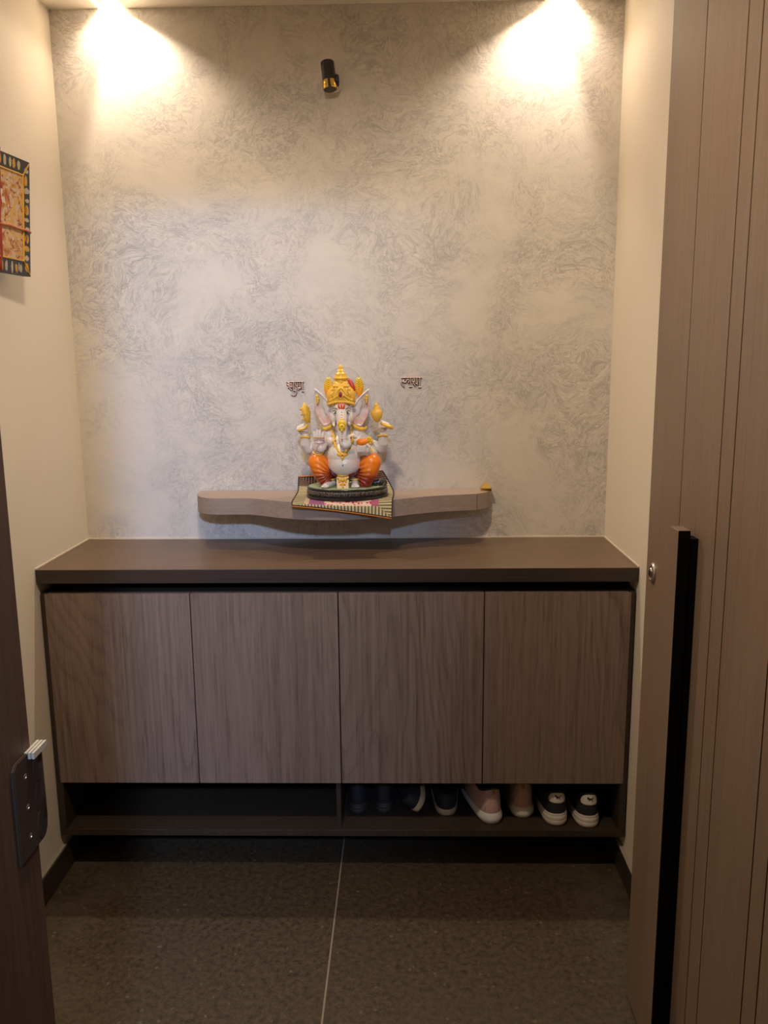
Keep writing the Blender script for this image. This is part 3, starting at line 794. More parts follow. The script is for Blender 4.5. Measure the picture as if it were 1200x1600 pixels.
# --- face paint
bm = bmesh.new()
YFc = yb-.0585
for pts in ([(479, 364), (476, 380), (483, 398)], [(497, 366), (497, 380), (497, 398)], [(515, 364), (517, 380), (511, 398)], [(478, 396), (497, 402), (515, 396)]):
    tube(bm, [W(a, b, yb-.0580) for a, b in pts], .0026, 8)
part('forehead_mark', bm, m_glaze('vermilion_paint', (.75, .07, .01), .4), body_o)
for (a, b) in ((497, 425), (497, 445), (497, 462)): part('trunk_mark', ell(bmesh.new(), S(a, b, .0003), (.0022, .0010, .0008), sub=2), RUBY, body_o)
for (a, b) in ((497, 585), (497, 602), (493, 620), (502, 620), (497, 632)): part('trunk_mark', ell(bmesh.new(), S(a, b, .0003), (.0018, .001, .0016), sub=2), RUBY, body_o)
for s_, cx in ((-1, 450), (1, 542)):
    ey = part('eye', ell(bmesh.new(), W(cx, 430, yb-.0515), (.0064, .0035, .0036), Matrix.Rotation(s_*-.35, 3, 'Y')), WHT, body_o)
    part('pupil', ell(bmesh.new(), W(cx-s_*3, 430, yb-.0545), (.0028, .0012, .0028), sub=2), INK, ey)
    bm = tube(bmesh.new(), [W(cx-s_*-18, 424, yb-.049), W(cx-s_*-4, 414, yb-.0545), W(cx-s_*14, 424, yb-.0560), W(cx-s_*20, 436, yb-.0555)], [.0005, .0010, .0009, .0005], 6)
    part('eyelid', bm, INK, ey)
    bm = tube(bmesh.new(), [W(cx+s_*26, 408, yb-.044), W(cx+s_*10, 394, yb-.0535), W(cx-s_*10, 398, yb-.0575), W(cx-s_*20, 408, yb-.0585)], [.0004, .0008, .0009, .0004], 6)
    part('eyebrow', bm, INK, body_o)
for s_, cx in ((-1, 445), (1, 545)):
    bm = tube(bmesh.new(), [W(cx+s_*2, 500, yb-.045), W(cx+s_*4, 515, yb-.060), W(cx+s_*2 if s_ < 0 else cx-6, 498 if s_ > 0 else 528, yb-.070)], [.0045, .0038, .0010], 12)
    part('tusk', bm, WHT, body_o)
part('navel', ell(bmesh.new(), S(498, 812, .0), (.0016, .0010, .0030), sub=2), m_glaze('navel_brown', (.12, .06, .05)), body_o)
# gold ornament on the trunk
bm = bmesh.new()
ell(bm, W(497, 505, yb-.0825), (.0105, .004, .0085)); ell(bm, W(497, 532, yb-.0865), (.0085, .0035, .0085)); ell(bm, W(497, 556, yb-.0880), (.0035, .0025, .005)); ell(bm, W(497, 484, yb-.079), (.005, .003, .006))
for a, b in ((475, 512), (519, 512), (480, 540), (514, 540)): ell(bm, W(a, b, yb-.082), (.0035, .0025, .0045), sub=2)
o = part('trunk_ornament', bm, YEL, body_o)
part('gem', ell(bmesh.new(), W(497, 525, yb-.0905), (.0018, .0010, .0024), sub=2), RED, o)
# necklace, collar, armlets, bangles
bm = bmesh.new()
lft = [S(a, b, .0015) for a, b in ((437, 560), (444, 600), (446, 640), (456, 680), (472, 708), (486, 722))]
rgt = [S(a, b, .0015) for a, b in ((562, 560), (566, 600), (566, 640), (552, 680), (530, 706), (508, 722))]
for L_ in (lft, rgt):
    tube(bm, L_, .0034, 10)
    for i in range(len(L_)-1):
        for k in range(4): ell(bm, L_[i].lerp(L_[i+1], k/4) + Vector((0, -.0024, 0)), (.0024,)*3, sub=1)
for a, b in ((428, 560), (434, 600), (436, 640), (446, 670), (573, 550)): ell(bm, S(a, b, .001), (.0045, .003, .007), sub=2)
for a, b, r_ in ((497, 735, .0085), (478, 732, .0055), (516, 732, .0055), (497, 755, .0048), (497, 768, .0030), (466, 728, .0040), (530, 728, .0040)): ell(bm, S(a, b, .001), (r_, .0035, r_), sub=2)
nk = part('necklace', bm, GOLDP, body_o)
for a, b in ((497, 738), (449, 632), (452, 655), (560, 610)): part('gem', ell(bmesh.new(), S(a, b, .0045), (.0024, .0015, .0024), sub=2), RUBY, nk)
for s_, pts in ((-1, ((440, 512), (415, 530), (385, 545), (362, 540))), (1, ((562, 505), (590, 530), (625, 548), (665, 545), (672, 528)))):
    bm = tube(bmesh.new(), [W(a, b, yb-.022+abs(a-500)*.00009) for a, b in pts], [.0045, .0055, .0060, .0045][:len(pts)] + ([.003] if len(pts) > 4 else []), 12)
    part('shoulder_collar', bm, GOLDP, body_o)
def ring(c, r, th, nrm, sx=1.0):
    q = Vector(nrm).normalized().to_track_quat('Z', 'Y').to_matrix()
    return tube(bmesh.new(), [Vector(c) + q @ Vector((r*math.cos(t*PI/12)*sx, r*math.sin(t*PI/12), 0)) for t in range(24)], th, 8, True)
part('bangle', ring(W(237, 606, yb), .0118, .0030, (.05, .25, 1), 1.12), GOLDP, body_o)
part('bangle', ring(W(783, 600, yb), .0118, .0030, (-.05, .25, 1), 1.12), GOLDP, body_o)
part('bangle', ring(W(325, 712, yb-.040), .0135, .0024, (.1, -.5, .9)), GOLDP, body_o)
part('bangle', ring(W(690, 718, yb-.034), .0138, .0024, (-.8, -.6, .05)), GOLDP, body_o)
bm = bmesh.new(); c0 = W(686, 632, yb-.022)
for k in range(7):
    a = k*2*PI/7; ell(bm, c0 + Vector((.0075*math.cos(a), -.002, .0075*math.sin(a))), (.0052, .0035, .0052), sub=2)
ell(bm, c0 + Vector((0, -.005, 0)), (.004, .003, .004), sub=2)
arm = part('armlet_flower', bm, YEL, body_o); part('gem', ell(bmesh.new(), c0 + Vector((-.002, -.008, 0)), (.0026, .0018, .0034), sub=2), RUBY, arm)
part('anklet', ring(Vector((W(412, 940, yb-.035).x, yb-.034, ZT+.0195)), .0125, .0022, (0, .1, 1)), GOLDP, body_o)
part('anklet', ring(Vector((W(583, 940, yb-.035).x, yb-.034, ZT+.0195)), .0125, .0022, (0, .1, 1)), GOLDP, body_o)
# earrings at the ear tips
for s_, cx in ((-1, 328), (1, 674)):
    bm = bmesh.new()
    for a, b, r_ in ((0, 312, .0045), (s_*-3, 330, .0055), (s_*-3, 346, .004), (0, 358, .0025)): ell(bm, W(cx+a, b, yb-.009), (r_, .0035, r_), sub=2)
    part('ear_jewel', bm, GOLDP, body_o)
# palm lines of the raised hand
bm = bmesh.new()
for pts in ([(298, 628), (325, 622), (372, 628)], [(300, 645), (325, 652), (370, 645)], [(338, 655), (318, 680), (312, 705), (330, 712)]):
    tube(bm, [W(a, b, yb-.0588) for a, b in pts], .0006, 6)
part('palm_lines', bm, m_glaze('palm_pink', (.45, .10, .10)), body_o)
part('ring_band', tube(bmesh.new(), [W(298, 608, yb-.0572), W(335, 606, yb-.0582), W(374, 610, yb-.0572)], .0013, 8), GOLDP, body_o)

# --- crown
def tier(prof, c, sy=.8, seg=40): return lathe(bmesh.new(), prof, c, seg, None, 1, sy)
yc = yb-.016
cb = W(495, 365, yc)
def hgt(cy): return (365-cy)*.000392
crown = bmesh.new()
lathe(crown, [(88*U, hgt(372)), (97*U, hgt(350)), (101*U, hgt(325)), (99*U, hgt(290)), (86*U, hgt(262)), (66*U, hgt(243)), (50*U, hgt(236)), (50*U, hgt(205))], cb, 48, None, 1, .82)
cr = part('crown', crown, GOLD, body_o)
bm = bmesh.new()
lathe(bm, [(30*U, hgt(215)), (40*U, hgt(204)), (38*U, hgt(196)), (54*U, hgt(190)), (56*U, hgt(182)), (44*U, hgt(176)), (38*U, hgt(160)), (40*U, hgt(155)), (34*U, hgt(150)), (24*U, hgt(138)), (27*U, hgt(133)), (22*U, hgt(128)), (15*U, hgt(118)), (17*U, hgt(112)), (13*U, hgt(104)), (10*U, hgt(94)), (0, hgt(86))], cb, 36, None, 1, .85)
part('crown_spire', bm, GOLDP, cr, autos=40)
# raised tiara on the crown front
bm = bmesh.new()
def ycr(cx): return yc - .0335*math.sqrt(max(0.05, 1-((cx-495)/108)**2)) - .0005
tube(bm, [W(cx, 350-30*math.exp(-((cx-495)/30)**2)*0 + ((cx-495)/95)**2*22, ycr(cx)) for cx in range(405, 590, 10)], .0042, 10)
tube(bm, [W(cx, 318+((cx-495)/95)**2*40 - 22*math.exp(-((cx-495)/34)**2), ycr(cx)) for cx in range(415, 580, 8)], .0030, 8)
for i in range(12):
    cx = 424+i*13; ell(bm, W(cx, 334+((cx-495)/95)**2*28, ycr(cx)-.001), (.0028, .002, .0028), sub=1)
for pts in ([(470, 318), (462, 290), (480, 262), (495, 248)], [(520, 318), (528, 290), (510, 262), (495, 248)], [(440, 320), (430, 296), (446, 276)], [(550, 320), (560, 296), (544, 276)]):
    tube(bm, [W(a, b, ycr(a)+.0005*(320-b)*.06) for a, b in pts], .0026, 8)
for a, b in ((455, 300), (535, 300), (440, 262), (550, 262), (470, 240), (520, 240), (425, 340), (567, 340), (447, 240), (543, 240)): ell(bm, W(a, b, ycr(a)+.004), (.0048, .003, .0048), sub=2)
tube(bm, [W(a, 236, yc-.026+abs(a-495)*.0003) for a in range(440, 470, 6)], .0022, 8); tube(bm, [W(a, 236, yc-.026+abs(a-495)*.0003) for a in range(525, 555, 6)], .0022, 8)
part('tiara', bm, GOLDP, cr)
g = part('tiara_gem', ell(bmesh.new(), W(491, 300, ycr(491)-.0025), (.0046, .0025, .0075), sub=2), RUBY, cr)
part('gem_surround', tube(bmesh.new(), [W(491+17*math.cos(t*PI/8)*(1-.25*math.sin(t*PI/8)), 300-26*math.sin(t*PI/8), ycr(491)-.0025) for t in range(16)], .0013, 8, True), GOLDP, g)
# feathered side plumes, painted orange to yellow
PLM = new_mat('plume_orange_to_yellow_paint', .4); _n = N(PLM)
_tc = _n.n('ShaderNodeTexCoord'); _z = _n.sep(_tc.outputs['Object'])[2]
_n.base(_n.ramp(_n.math('MULTIPLY', _n.math('SUBTRACT', _z, .268), 14), [(.15, (.88, .22, .01)), (.65, (.85, .50, .02)), (1, (.72, .58, .10))]))
_n.bump(_n.noise(_tc.outputs['Object'], 300, 3), .6, .0015)
for s_, cx in ((-1, 408), (1, 622)):
    bm = bmesh.new()
    pr_ = [(0, -66), (20, -60), (31, -30), (34, 0), (31, 28), (22, 50), (10, 66), (0, 72), (-14, 60), (-26, 40), (-32, 10), (-30, -20), (-22, -50)]
    va = [bm.verts.new(W(cx+s_*a*1.0, 245-b, yb+.004 + abs(a)*.00008)) for a, b in pr_]
    vb = [bm.verts.new(v.co+Vector((0, .007, 0))) for v in va]
    bm.faces.new(va); bm.faces.new(vb)
    for i in range(len(va)): bm.faces.new((va[i], va[(i+1) % len(va)], vb[(i+1) % len(va)], vb[i]))
    bmesh.ops.bevel(bm, geom=bm.edges[:], offset=.0016, segments=2, affect='EDGES')
    for k in range(9):
        yy_ = 302-k*14; hw_ = 27*math.sin(PI*min(1, max(.12, (k+1.4)/11)))
        for q in (-1, 1): tube(bm, [W(cx, yy_+6, yb+.002), W(cx+q*hw_*.6, yy_-2, yb+.0015), W(cx+q*hw_, yy_-12, yb+.003)], [.0026, .0028, .0016], 6)
    part('crown_plume', bm, PLM, cr, autos=40)
bm = tube(bmesh.new(), [W(545, 190, yb+.006), W(566, 215, yb+.004), W(580, 250, yb+.002), W(586, 275, yb)], [.004, .0060, .0055, .004], 12)
part('red_ribbon', bm, RED, cr)
# clear acrylic halo disc
GL = new_mat('clear_acrylic', .03, col=(.96, .98, .97)); GL.node_tree.nodes['Principled BSDF'].inputs['Transmission Weight'].default_value = 1; GL.node_tree.nodes['Principled BSDF'].inputs['IOR'].default_value = 1.3
hc = W(515, 235, yb+.022)
q = Matrix.Rotation(PI/2, 4, 'X')
halo = part('halo_disc', lathe(bmesh.new(), [(0, .0008), (.0515, .0008), (.0515, -.0008), (0, -.0008)], hc, 64, q), GL, cr, autos=30)
part('halo_rim', ring(hc, .0508, .0010, (0, 1, 0)), GL, halo)
for rr_ in (.046,):
    part('halo_line', ring(hc+Vector((0, -.001, 0)), rr_, .0004, (0, 1, 0)), m_plain('halo_silver', (.45, .47, .44), .3), halo)

# --- held things and the sweet
def vase(pts, mat=GOLD):
    pass
a0, a1 = W(262, 500, yb-.010), W(235, 360, yb+.0)
d_ = (a1-a0); Lh = d_.length; q = d_.to_track_quat('Z', 'Y').to_matrix().to_4x4()
bm = lathe(bmesh.new(), [(0, 0), (.0065, 0), (.0075, .008), (.0105, .010), (.0095, .016), (.0125, .022), (.0145, .028), (.0125, .034), (.0140, .040), (.0105, .046), (.0070, .050), (.0050, .053), (.0030, .057), (0, .0585)], a0, 28, q, 1.0, .75)
for k in range(5):
    ell(bm, a0 + (q.to_3x3() @ Vector((.010*(-1)**k, -.007, .012+k*.0075))), (.0045, .0035, .0040), sub=2)
part('conch_attribute', bm, GOLD, body_o)
bm = tube(bmesh.new(), [W(186, 556, yb-.018), W(208, 548, yb-.018), W(236, 536, yb-.015), W(255, 510, yb-.012)], [.0035, .0042, .0038, .0035], 10)
part('attribute_grip', bm, GOLDP, body_o)
a0, a1 = W(745, 500, yb-.010), W(743, 365, yb)
q = (a1-a0).to_track_quat('Z', 'Y').to_matrix().to_4x4()
bm = lathe(bmesh.new(), [(0, 0), (.004, .001), (.010, .007), (.0148, .016), (.0165, .025), (.0150, .033), (.0095, .037), (.0105, .040), (.0085, .043), (.0070, .046), (.0075, .048), (.0040, .051), (.0025, .055), (0, .057)], a0, 28, q, 1, .8)
part('pot_attribute', bm, GOLD, body_o)
bm = tube(bmesh.new(), [W(770, 500, yb-.012), W(800, 520, yb-.016), W(830, 532, yb-.018), (W(858, 545, yb-.018))], [.003, .0050, .0062, .0035], 12)
part('attribute_grip', bm, GOLDP, body_o)
bm = bmesh.new(); ell(bm, W(636, 645, yb-.060), (.0150, .0115, .0110)); ell(bm, W(660, 640, yb-.056), (.010, .009, .009))
part('sweet', bm, ORG, body_o)
# mouse crouching on the base edge
bm = bmesh.new(); mz = ZT
mc = bc + Vector((.088, -.020, .036))
limb(bm, [mc+Vector((.016, .012, .004)), mc+Vector((.004, 0, .006)), mc+Vector((-.010, -.004, .006)), mc+Vector((-.022, -.006, .004))], [.011, .012, .0085, .003], .3)
limb(bm, [mc+Vector((.004, -.006, 0)), mc+Vector((-.002, -.012, -.008))], [.005, .003], .4)
limb(bm, [mc+Vector((.018, .000, 0)), mc+Vector((.014, -.010, -.012))], [.006, .004], .4)
for dy in (-.005, .006): ell(bm, mc+Vector((-.008, dy, .0135)), (.002, .0035, .0035), sub=2)
part('mouse', fuse(bm, .0012, 2), DKP)['label'] = 'small black mouse crouching on the rim'

# ------------------------------------------------------------------ two metal words on the wall
LETT = m_plain('antique_silver_letter', (.62, .48, .41), .38, .35); LETD = m_plain('dark_outline_shade', (.10, .045, .03), .45, .6)  # dark tone holds the letters' outline and their painted side shade
def word_sign(name, label, ox, oz, strokes, px0, py0):
    root = empty(name, (ox, -.003, oz)); tag(root, label, 'letters', None)
    def Q(x, y, d): return Vector(((px0 + x/26.667)*.001885, d, -(py0 + y/26.667)*.00190))
    allp = [[Q(x, y, 0) for x, y in st] for st in strokes]
    cx = sum(p.x for st in allp for p in st)/sum(len(st) for st in allp); 
    bm = bmesh.new()
    for st in allp: tube(bm, [p + Vector((0, -.001, 0)) for p in st], .0030, 8)
    obj('letter_edge', bm, LETD, root)
    bm = bmesh.new()
    for st in allp: tube(bm, [p + Vector((0, -.0036, .0005)) for p in st], .0019, 8)
    obj('letter_face', bm, LETT, root)
    return root
def sm(p): return smooth_poly(p, 5)
w1 = [[(205, 335), (545, 335)], [(575, 335), (955, 335)],
      sm([(250, 360), (320, 385), (330, 430), (235, 450), (320, 490), (325, 545), (250, 590)]), sm([(320, 560), (360, 620), (430, 690)]),
      sm([(420, 380), (370, 440), (360, 520), (440, 560), (430, 470), (420, 380)]), [(505, 345), (505, 720)],
      sm([(505, 720), (590, 690), (605, 810), (560, 890), (480, 900), (400, 850)]),
      sm([(600, 400), (590, 460), (640, 520), (690, 470), (680, 400)]), sm([(690, 500), (670, 590), (730, 690)]), sm([(770, 380), (770, 520), (800, 610), (700, 580)]),
      [(885, 345), (885, 730)], [(835, 730), (945, 730)]]
word_sign('auspicious_word_sign', 'small antique silver Devanagari word on the wall left of the statue crown', -.1665, 1.3889, w1, -7, -8)
w2 = [[(190, 405), (700, 405)], [(745, 405), (1055, 405)],
      sm([(180, 590), (210, 680), (310, 790)]), sm([(250, 460), (300, 540), (240, 560), (330, 600), (400, 560), (400, 470)]),
      sm([(410, 520), (480, 480), (520, 540), (470, 620)]), [(580, 415), (570, 760)], [(515, 775), (640, 775)],
      sm([(660, 470), (650, 560), (740, 560), (740, 480)]), sm([(740, 560), (700, 640), (780, 740)]), sm([(830, 420), (850, 560), (870, 650), (790, 640)]), sm([(790, 640), (880, 700)]),
      [(960, 415), (950, 800)], [(890, 800), (1030, 800)]]
word_sign('prosperity_word_sign', 'small antique silver Devanagari word on the wall right of the statue crown', .1786, 1.3933, w2, -7, -13)

# ------------------------------------------------------------------ shoes in the niche
def shoe_mats(nm, upper, sole, lining, rough=.75):
    u = m_plain(nm+'_upper', upper, rough, sc=300); n = N(u); n.bump(n.noise(n.coord(), 500, 2), .4, .0006)
    return u, m_plain(nm+'_sole', sole, .6, sc=40), m_plain(nm+'_lining', lining, .9)
LS = .262
def plan(t, wh=.036, wf=.047, L=LS):
    """outline of a shoe: t 0..1 round from the heel, heel centre at y=0, toe at y=L"""
    a = 2*PI*t; c = (1-math.cos(a))/2           # 0 heel .. 1 toe
    y = L*c
    k = c
    wdt = (wh + (wf-wh)*math.sin(min(1, k/.68)*PI/2)**2)
    e = min(1, (1-abs(2*c-1)**(7 if c < .5 else 3.2)))
    x = math.copysign(wdt*max(0, e)**.5, math.sin(a)) if 0 < t < 1 and t != .5 else 0
    return x, y
def ring_stack(bm, levels, n=64, top=None, mi_of=None):
    """levels: list of functions (x,y)->(x,y,z)"""
    rings = []
    ts = [i/n for i in range(n)]
    base_ = [plan((t if True else t)) for t in ts]
    for fn in levels: rings.append([bm.verts.new(fn(x, y)) for x, y in base_])
    for li, (a, b) in enumerate(zip(rings, rings[1:])):
        for k in range(n):
            f = bm.faces.new((a[k], a[(k+1) % n], b[(k+1) % n], b[k])); f.smooth = True
            if mi_of: f.material_index = mi_of(li, (a[k].co.y+b[k].co.y)/2)
    bm.faces.new(rings[0]); bm.faces.new(rings[-1])
    return bm
def scl(x, y, s, L=LS): return x*s, L/2 + (y-L/2)*(1-(1-s)*.35)
def make_shoe(name, mats, heel_h=.036, heel_top=.062, flare=1.0, tab=None, tab_mat=None, logo=False, stripe=False, collar_dip=.018, open_len=.105, grooves=True):
    """a low trainer: heel towards -y, toe towards +y"""
    U_, S_, L_ = mats
    root = empty(name)
    def solez(y): return heel_h - (heel_h-.020)*min(1, y/(LS*.7))
    bm = bmesh.new(); lv = []
    prof = [(.90, 0, 0), (.97, .06, 0), (1.0*flare, .22, 0), (1.005*flare, .45, 0), (.975*flare, .50, 0), (1.0*flare, .55, 0), (.99, .78, 0), (.955, .82, 0), (.97, .86, 0), (.95, 1.0, 0), (.88, 1.0, 0)] if grooves else \
           [(.90, 0, 0), (.97, .08, 0), (1.0*flare, .35, 0), (1.0*flare, .6, 0), (.97, .9, 0), (.94, 1.0, 0), (.88, 1.0, 0)]
    for s, h, _ in prof:
        def fn(x, y, s=s, h=h):
            X, Y = scl(x, y, s); toe = max(0, (Y-LS*.8)/(LS*.2)); return (X, Y, solez(y)*h + .008*toe*toe*(1-h))
        lv.append(fn)
    ring_stack(bm, lv)
    obj('sole', bm, S_, root)
    def top(y):
        if y < open_len: 
            return heel_top - collar_dip*math.sin(PI*min(1, y/open_len)) 
        return heel_top*.95 + (.024-heel_top*.95)*min(1, (y-open_len)/(LS-open_len))**.8
    bm = bmesh.new(); lv = []
    for s, h in ((.90, -.1), (.945, .0), (.94, .2), (.91, .5), (.86, .8), (.82, .95), (.79, 1.0)):
        lv.append(lambda x, y, s=s, h=h: (*scl(x, y, s), solez(y)*.96 + h*top(y)))
    def inn(s, d, up):
        def fn(x, y):
            X, Y = scl(x, y, s); o = 1 if y < open_len else max(0, 1-(y-open_len)/.03)
            return (X, Y, solez(y) + top(y)*(1 - d*o) + up*(1-o))
        return fn
    lv += [inn(.72, .05, .004), inn(.68, .35, .006), inn(.5, .75, .012), inn(.2, .8, .016)]
    ring_stack(bm, lv, mi_of=lambda li, y: 1 if li >= 6 and y < open_len+.015 else 0)
    up = obj('upper', bm, [U_, L_], root)
    # padded collar
    pts = []
    for k in range(25):
        t = (k-12)/12*.185; x, y = plan(t % 1.0); X, Y = scl(x, y, .77); pts.append(Vector((X, Y, solez(y)*.96+top(y)+.001)))
    obj('collar', tube(bmesh.new(), pts, .0042, 8), L_, root, True)
    # laces and tongue
    bm = bmesh.new()
    box(bm, -.022, .022, open_len+.004, open_len+.012, heel_h+heel_top*.72, heel_h+heel_top*1.12, bev=.003)
    obj('tongue', bm, U_, root)
    for k in range(4):
        y = open_len+.018+k*.016; z = solez(y)+top(y)+.004
        obj('lace', tube(bmesh.new(), [(-.026, y, z-.006), (-.012, y, z+.001), (.012, y+.002, z+.001), (.026, y, z-.006)], .0022, 6), tab_mat or L_, root, True)
    def heelpt(ax, zf, off):
        """point on the back of the heel; ax -1..1 round the heel, zf height fraction of the upper"""
        t = (ax*.13) % 1.0; x, y = plan(t); s = .945-.035*(zf/.5) if zf < .5 else .91-.115*((zf-.5)/.5)
        X, Y = scl(x, y, s); c = Vector((0, .05, 0)); d = Vector((X, Y-.05, 0)).normalized()
        return Vector((X, Y, solez(y)*.96+zf*top(y))) + d*off
    if tab:
        bm = bmesh.new(); nu, nv = 16, 8; z0, z1, aw = tab
        g = []
        for i in range(nu+1):
            ax = -1 + 2*i/nu; hh = math.sqrt(max(0, 1-abs(ax)**2.4)); row = []
            for j in range(nv+1):
                zf = (z0+z1)/2 + (z1-z0)/2*hh*(-1+2*j/nv); row.append((heelpt(ax*aw, zf, .0022), heelpt(ax*aw, zf, -.001)))
            g.append(row)
        fo = [[bm.verts.new(p[0]) for p in r] for r in g]
        for i in range(nu):
            for j in range(nv):
                try: bm.faces.new((fo[i][j], fo[i+1][j], fo[i+1][j+1], fo[i][j+1])).smooth = True
                except ValueError: pass
        bmesh.ops.remove_doubles(bm, verts=bm.verts, dist=.00005)
        tb = obj('heel_tab', bm, tab_mat, root)
        tb.modifiers.new('s', 'SOLIDIFY').thickness = .0015
        if logo:
            # leaping-cat mark
            P = [(-.62, .62), (-.50, .80), (-.36, .66), (-.18, .46), (.10, .30), (.34, .22), (.55, .34), (.78, .62), (.95, .70), (.80, .50), (.62, .20), (.50, .02), (.56, -.22), (.74, -.42), (.62, -.50), (.44, -.30), (.32, -.08), (.06, -.02), (-.04, -.16), (-.14, -.42), (-.26, -.38), (-.20, -.14), (-.26, .08), (-.44, .24), (-.60, .16), (-.68, .26), (-.50, .40)]
            bm = bmesh.new(); zc_ = (z0+z1)/2
            fa = [bm.verts.new(heelpt(-a*aw*-.42, zc_ + b*(z1-z0)*.30, .0036)) for a, b in P]; fb = [bm.verts.new(heelpt(-a*aw*-.42, zc_ + b*(z1-z0)*.30, .0020)) for a, b in P]
            bm.faces.new(fa); bm.faces.new(fb)
            for i in range(len(fa)): bm.faces.new((fa[i], fa[(i+1) % len(fa)], fb[(i+1) % len(fa)], fb[i]))
            obj('logo', bm, INK, tb)
    if stripe:
        bm = tube(bmesh.new(), [heelpt(-.55, .15, .0008), heelpt(-.45, .35, .001), heelpt(-.25, .62, .001)], .0009, 6)
        obj('heel_seam', bm, S_, root, True)
        bm = tube(bmesh.new(), [heelpt(0, .80, .0012), heelpt(0, 1.0, .0015)], .0040, 8)
        obj('pull_tab', bm, m_plain('tan_webbing', (.42, .24, .12), .8), root, True)
    return root
def copy_tree(o):
    c = o.copy(); C.objects.link(c)
    for ch in o.children:
        d = ch.copy(); C.objects.link(d); d.parent = c
        for g in ch.children:
            e = g.copy(); C.objects.link(e); e.parent = d
    return c
ZB = .1392
bw = shoe_mats('black_trainer', (.012, .012, .014), (.60, .53, .46), (.01, .01, .011))
CRM = m_plain('cream_heel_patch', (.62, .57, .50), .6)
s1 = make_shoe('sneaker', bw, .038, .064, 1.04, (.52, 1.04, .62), CRM, True)
s1.location = (.612, -.352, ZB); s1.rotation_euler.z = .0; s1.scale = (.93, .97, 1)
tag(s1, 'black and white sneaker between the pink sneakers and the rightmost shoe', 'shoe', 'shoes in the niche')
s2 = copy_tree(s1); s2.location = (.700, -.362, ZB); s2.rotation_euler.z = .0
s2['label'] = 'black and white sneaker nearest the right side panel of the shoe niche'
pk = shoe_mats('pink_trainer', (.52, .33, .28), (.66, .62, .56), (.02, .015, .015), .7)
s3 = make_shoe('sneaker', pk, .034, .074, 1.07, None, pk[1], False, True, grooves=False)
s3.location = (.434, -.344, ZB); s3.rotation_euler.z = .19; s3.scale = (.93, .97, 1)
tag(s3, 'dusty pink sneaker with white sole turned aslant beside the dark slippers', 'shoe', 'shoes in the niche')
s4 = copy_tree(s3); s4.location = (.522, -.312, ZB); s4.rotation_euler.z = .0
s4['label'] = 'dusty pink sneaker standing straight between the slanted pink one and the black pair'
dk = shoe_mats('navy_trainer', (.016, .015, .018), (.045, .036, .032), (.006, .006, .006))
s5 = make_shoe('sneaker', dk, .030, .066, 1.0, None, dk[1])
s5.location = (.043, -.292, ZB); s5.scale = (.80, .96, 1)
tag(s5, 'dark sneaker deep in the shadow beside the niche divider', 'shoe', 'shoes in the niche')
s6 = copy_tree(s5); s6.location = (.121, -.286, ZB)
s6['label'] = 'dark sneaker in the shadow, second from the niche divider'
bg = shoe_mats('beige_soled_slipper', (.014, .012, .012), (.46, .34, .20), (.008, .008, .008))
s7 = make_shoe('slipper', bg, .020, .040, 1.0, None, bg[1], False, False, .012, .14, False)
s7.scale = (.9, .97, 1); s7.location = (.303, -.300, ZB)
tag(s7, 'dark slipper with beige sole lying flat to the left of the pink sneakers', 'shoe', 'shoes in the niche')
s8 = copy_tree(s7); s8.rotation_euler = (0, -1.02, .10); s8.location = (.231, -.322, ZB+.038); s8.scale = (.9, .97, .9)
s8['label'] = 'dark slipper tipped on its side with its beige sole edge showing'

# ------------------------------------------------------------------ painted canvas on the left wall
XP = -XW+.022
d = empty('wall_painting', (-XW, -.415, 1.808)); tag(d, 'square painted canvas with red and gold lines hanging on the left wall', 'painting')
def PL(bm): bmesh.ops.translate(bm, verts=bm.verts, vec=-Vector((-XW, -.415, 1.808))); return bm
PY0, PY1, PZ0, PZ1 = -.262, -.568, 1.674, 1.942
m = new_mat('painted_canvas', .45); n = N(m); v = n.coord()
a = n.noise(v, 26, 3, .6, .6); b = n.noise(v, 60, 4, .6, 1.2)
c = n.ramp(a, [(.30, (.62, .50, .33)), (.43, (.66, .36, .05)), (.50, (.60, .50, .38)), (.58, (.62, .27, .03)), (.68, (.35, .10, .03))])
c = n.mix(n.ramp(b, [(.56, (0,)*3), (.62, (1,)*3)]), c, (.30, .035, .015))
c = n.mix(n.ramp(n.noise(v, 34, 2, .5, .3), [(.62, (0,)*3), (.64, (1,)*3)]), c, (.70, .60, .46))
n.base(c); n.bump(b, .5, .001)
obj('canvas', PL(B(-XW+.001, XP-.001, PY1, PY0, PZ0, PZ1, bev=.001)), new_mat('dark_canvas_edge', .6, col=(.035, .025, .02)), d)
obj('picture_field', PL(B(XP-.002, XP, PY1+.032, PY0-.032, PZ0+.036, PZ1-.036)), m, d)
blk = m_plain('black_border_paint', (.028, .022, .018), .4); ivory = m_plain('ivory_paint', (.50, .44, .34), .5); och = m_plain('ochre_paint', (.62, .33, .04), .45)
bm = bmesh.new()
for a in ((PY1, PY1+.030, PZ0, PZ1), (PY0-.030, PY0, PZ0, PZ1), (PY1+.03, PY0-.03, PZ0, PZ0+.034), (PY1+.03, PY0-.03, PZ1-.034, PZ1)): box(bm, XP-.002, XP+.0002, *a)
br = obj('painted_border', PL(bm), blk, d)
rnd = random.Random(3)
def blob(bm, y, z, ry, rz):
    n_ = 14; pts = [(y+ry*math.cos(2*PI*k/n_)*(.85+.3*rnd.random()), z+rz*math.sin(2*PI*k/n_)*(.85+.3*rnd.random())) for k in range(n_)]
    prism(bm, pts, XP, XP+.0009, 'X')
motifs = []
z = PZ0+.012; k = 0
while z < PZ1-.03:
    for yy in (PY0-.015, PY1+.015):
        motifs.append((yy, z+.008, .0095 if k % 3 else .007, .006 if k % 3 else .012, k % 3 == 0 or k % 7 == 2))
    z += .0225; k += 1
y = PY0-.045; k = 0
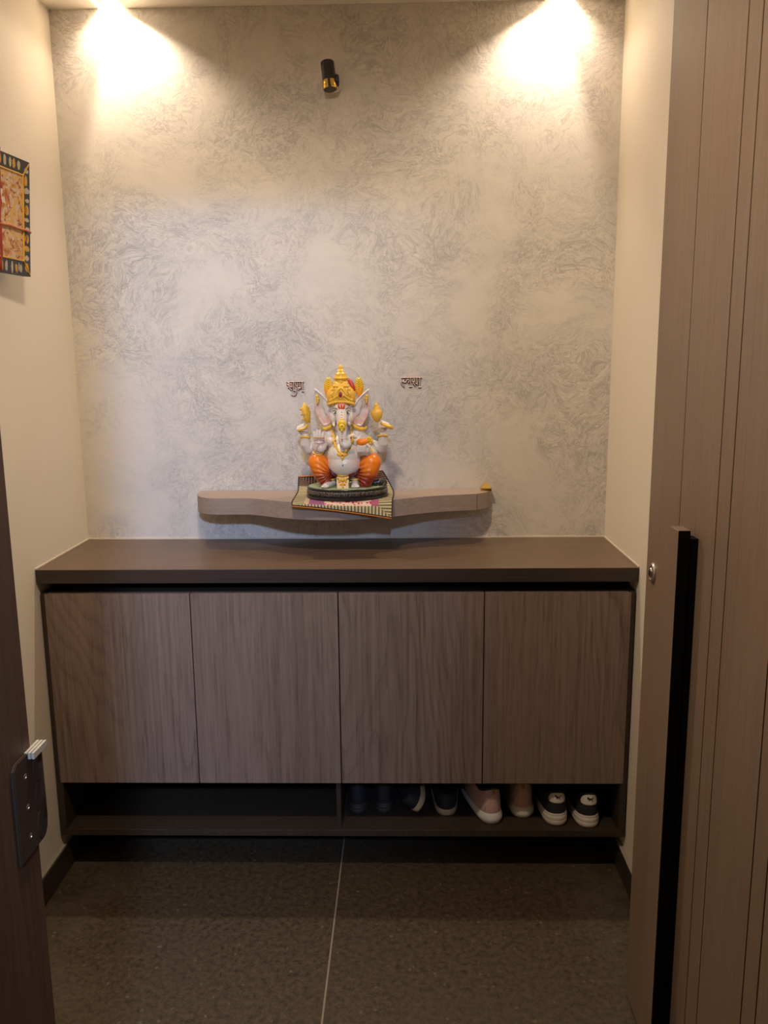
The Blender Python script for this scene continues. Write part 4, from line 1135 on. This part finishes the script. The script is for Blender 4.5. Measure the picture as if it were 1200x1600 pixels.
while y > PY1+.04:
    for zz in (PZ0+.016, PZ1-.016): motifs.append((y, zz, .0045, .012, k % 3 == 1))
    y -= .0185; k += 1
mb = []
for (yy, zz, ry, rz, yel) in motifs:
    bm = bmesh.new(); blob(bm, yy + rnd.uniform(-.003, .003), zz, ry*rnd.uniform(.8, 1.3), rz*rnd.uniform(.6, 1.2))
    if rnd.random() < .5: blob(bm, yy + rnd.uniform(-.006, .006), zz + rnd.uniform(-.004, .004), ry*.5, rz*.8)
    obj('border_motif', PL(bm), och if yel else ivory, br)
fr_ = [Vector((XP+.0015, PY0-.031, PZ0+.035)), Vector((XP+.0015, PY0-.031, PZ1-.035)), Vector((XP+.0015, PY1+.031, PZ1-.035)), Vector((XP+.0015, PY1+.031, PZ0+.035))]
obj('gold_line', PL(tube(bmesh.new(), fr_, .0026, 8, True)), m_plain('golden_paint', (.70, .40, .05), .35), d)
for y_, z_ in ((PY0, PZ0), (PY0, PZ1), (PY1, PZ0), (PY1, PZ1)):
    bm = tube(bmesh.new(), [(XP+.001, y_-(.029 if y_ == PY0 else -.029), z_+(.034 if z_ == PZ0 else -.034)), (XP+.001, y_-(.003 if y_ == PY0 else -.003), z_+(.004 if z_ == PZ0 else -.004))], .0018, 6)
    obj('mitre_line', PL(bm), och, br)
cordm = m_plain('red_cord', (.30, .035, .015), .6)
def wob(a, b, n_=14, w_=.003): return [Vector(a).lerp(Vector(b), k/n_) + Vector((0, rnd.uniform(-w_, w_), rnd.uniform(-w_, w_)*.5)) for k in range(n_+1)]
obj('red_cord', PL(tube(bmesh.new(), wob((XP+.004, PY0-.132, PZ1+.004), (XP+.004, PY0-.128, PZ0+.002)), .0030, 8)), cordm, d, True)
obj('red_cord', PL(tube(bmesh.new(), wob((XP+.0055, PY0-.004, PZ0+.106), (XP+.0055, PY1, PZ0+.110)), .0026, 8)), m_plain('orange_cord', (.45, .10, .03), .6), d, True)
d.location = (-XW+.031, -.5457, 1.7877); d.rotation_euler = (0, .080, -.117)     # hangs a little askew, leaning off the wall
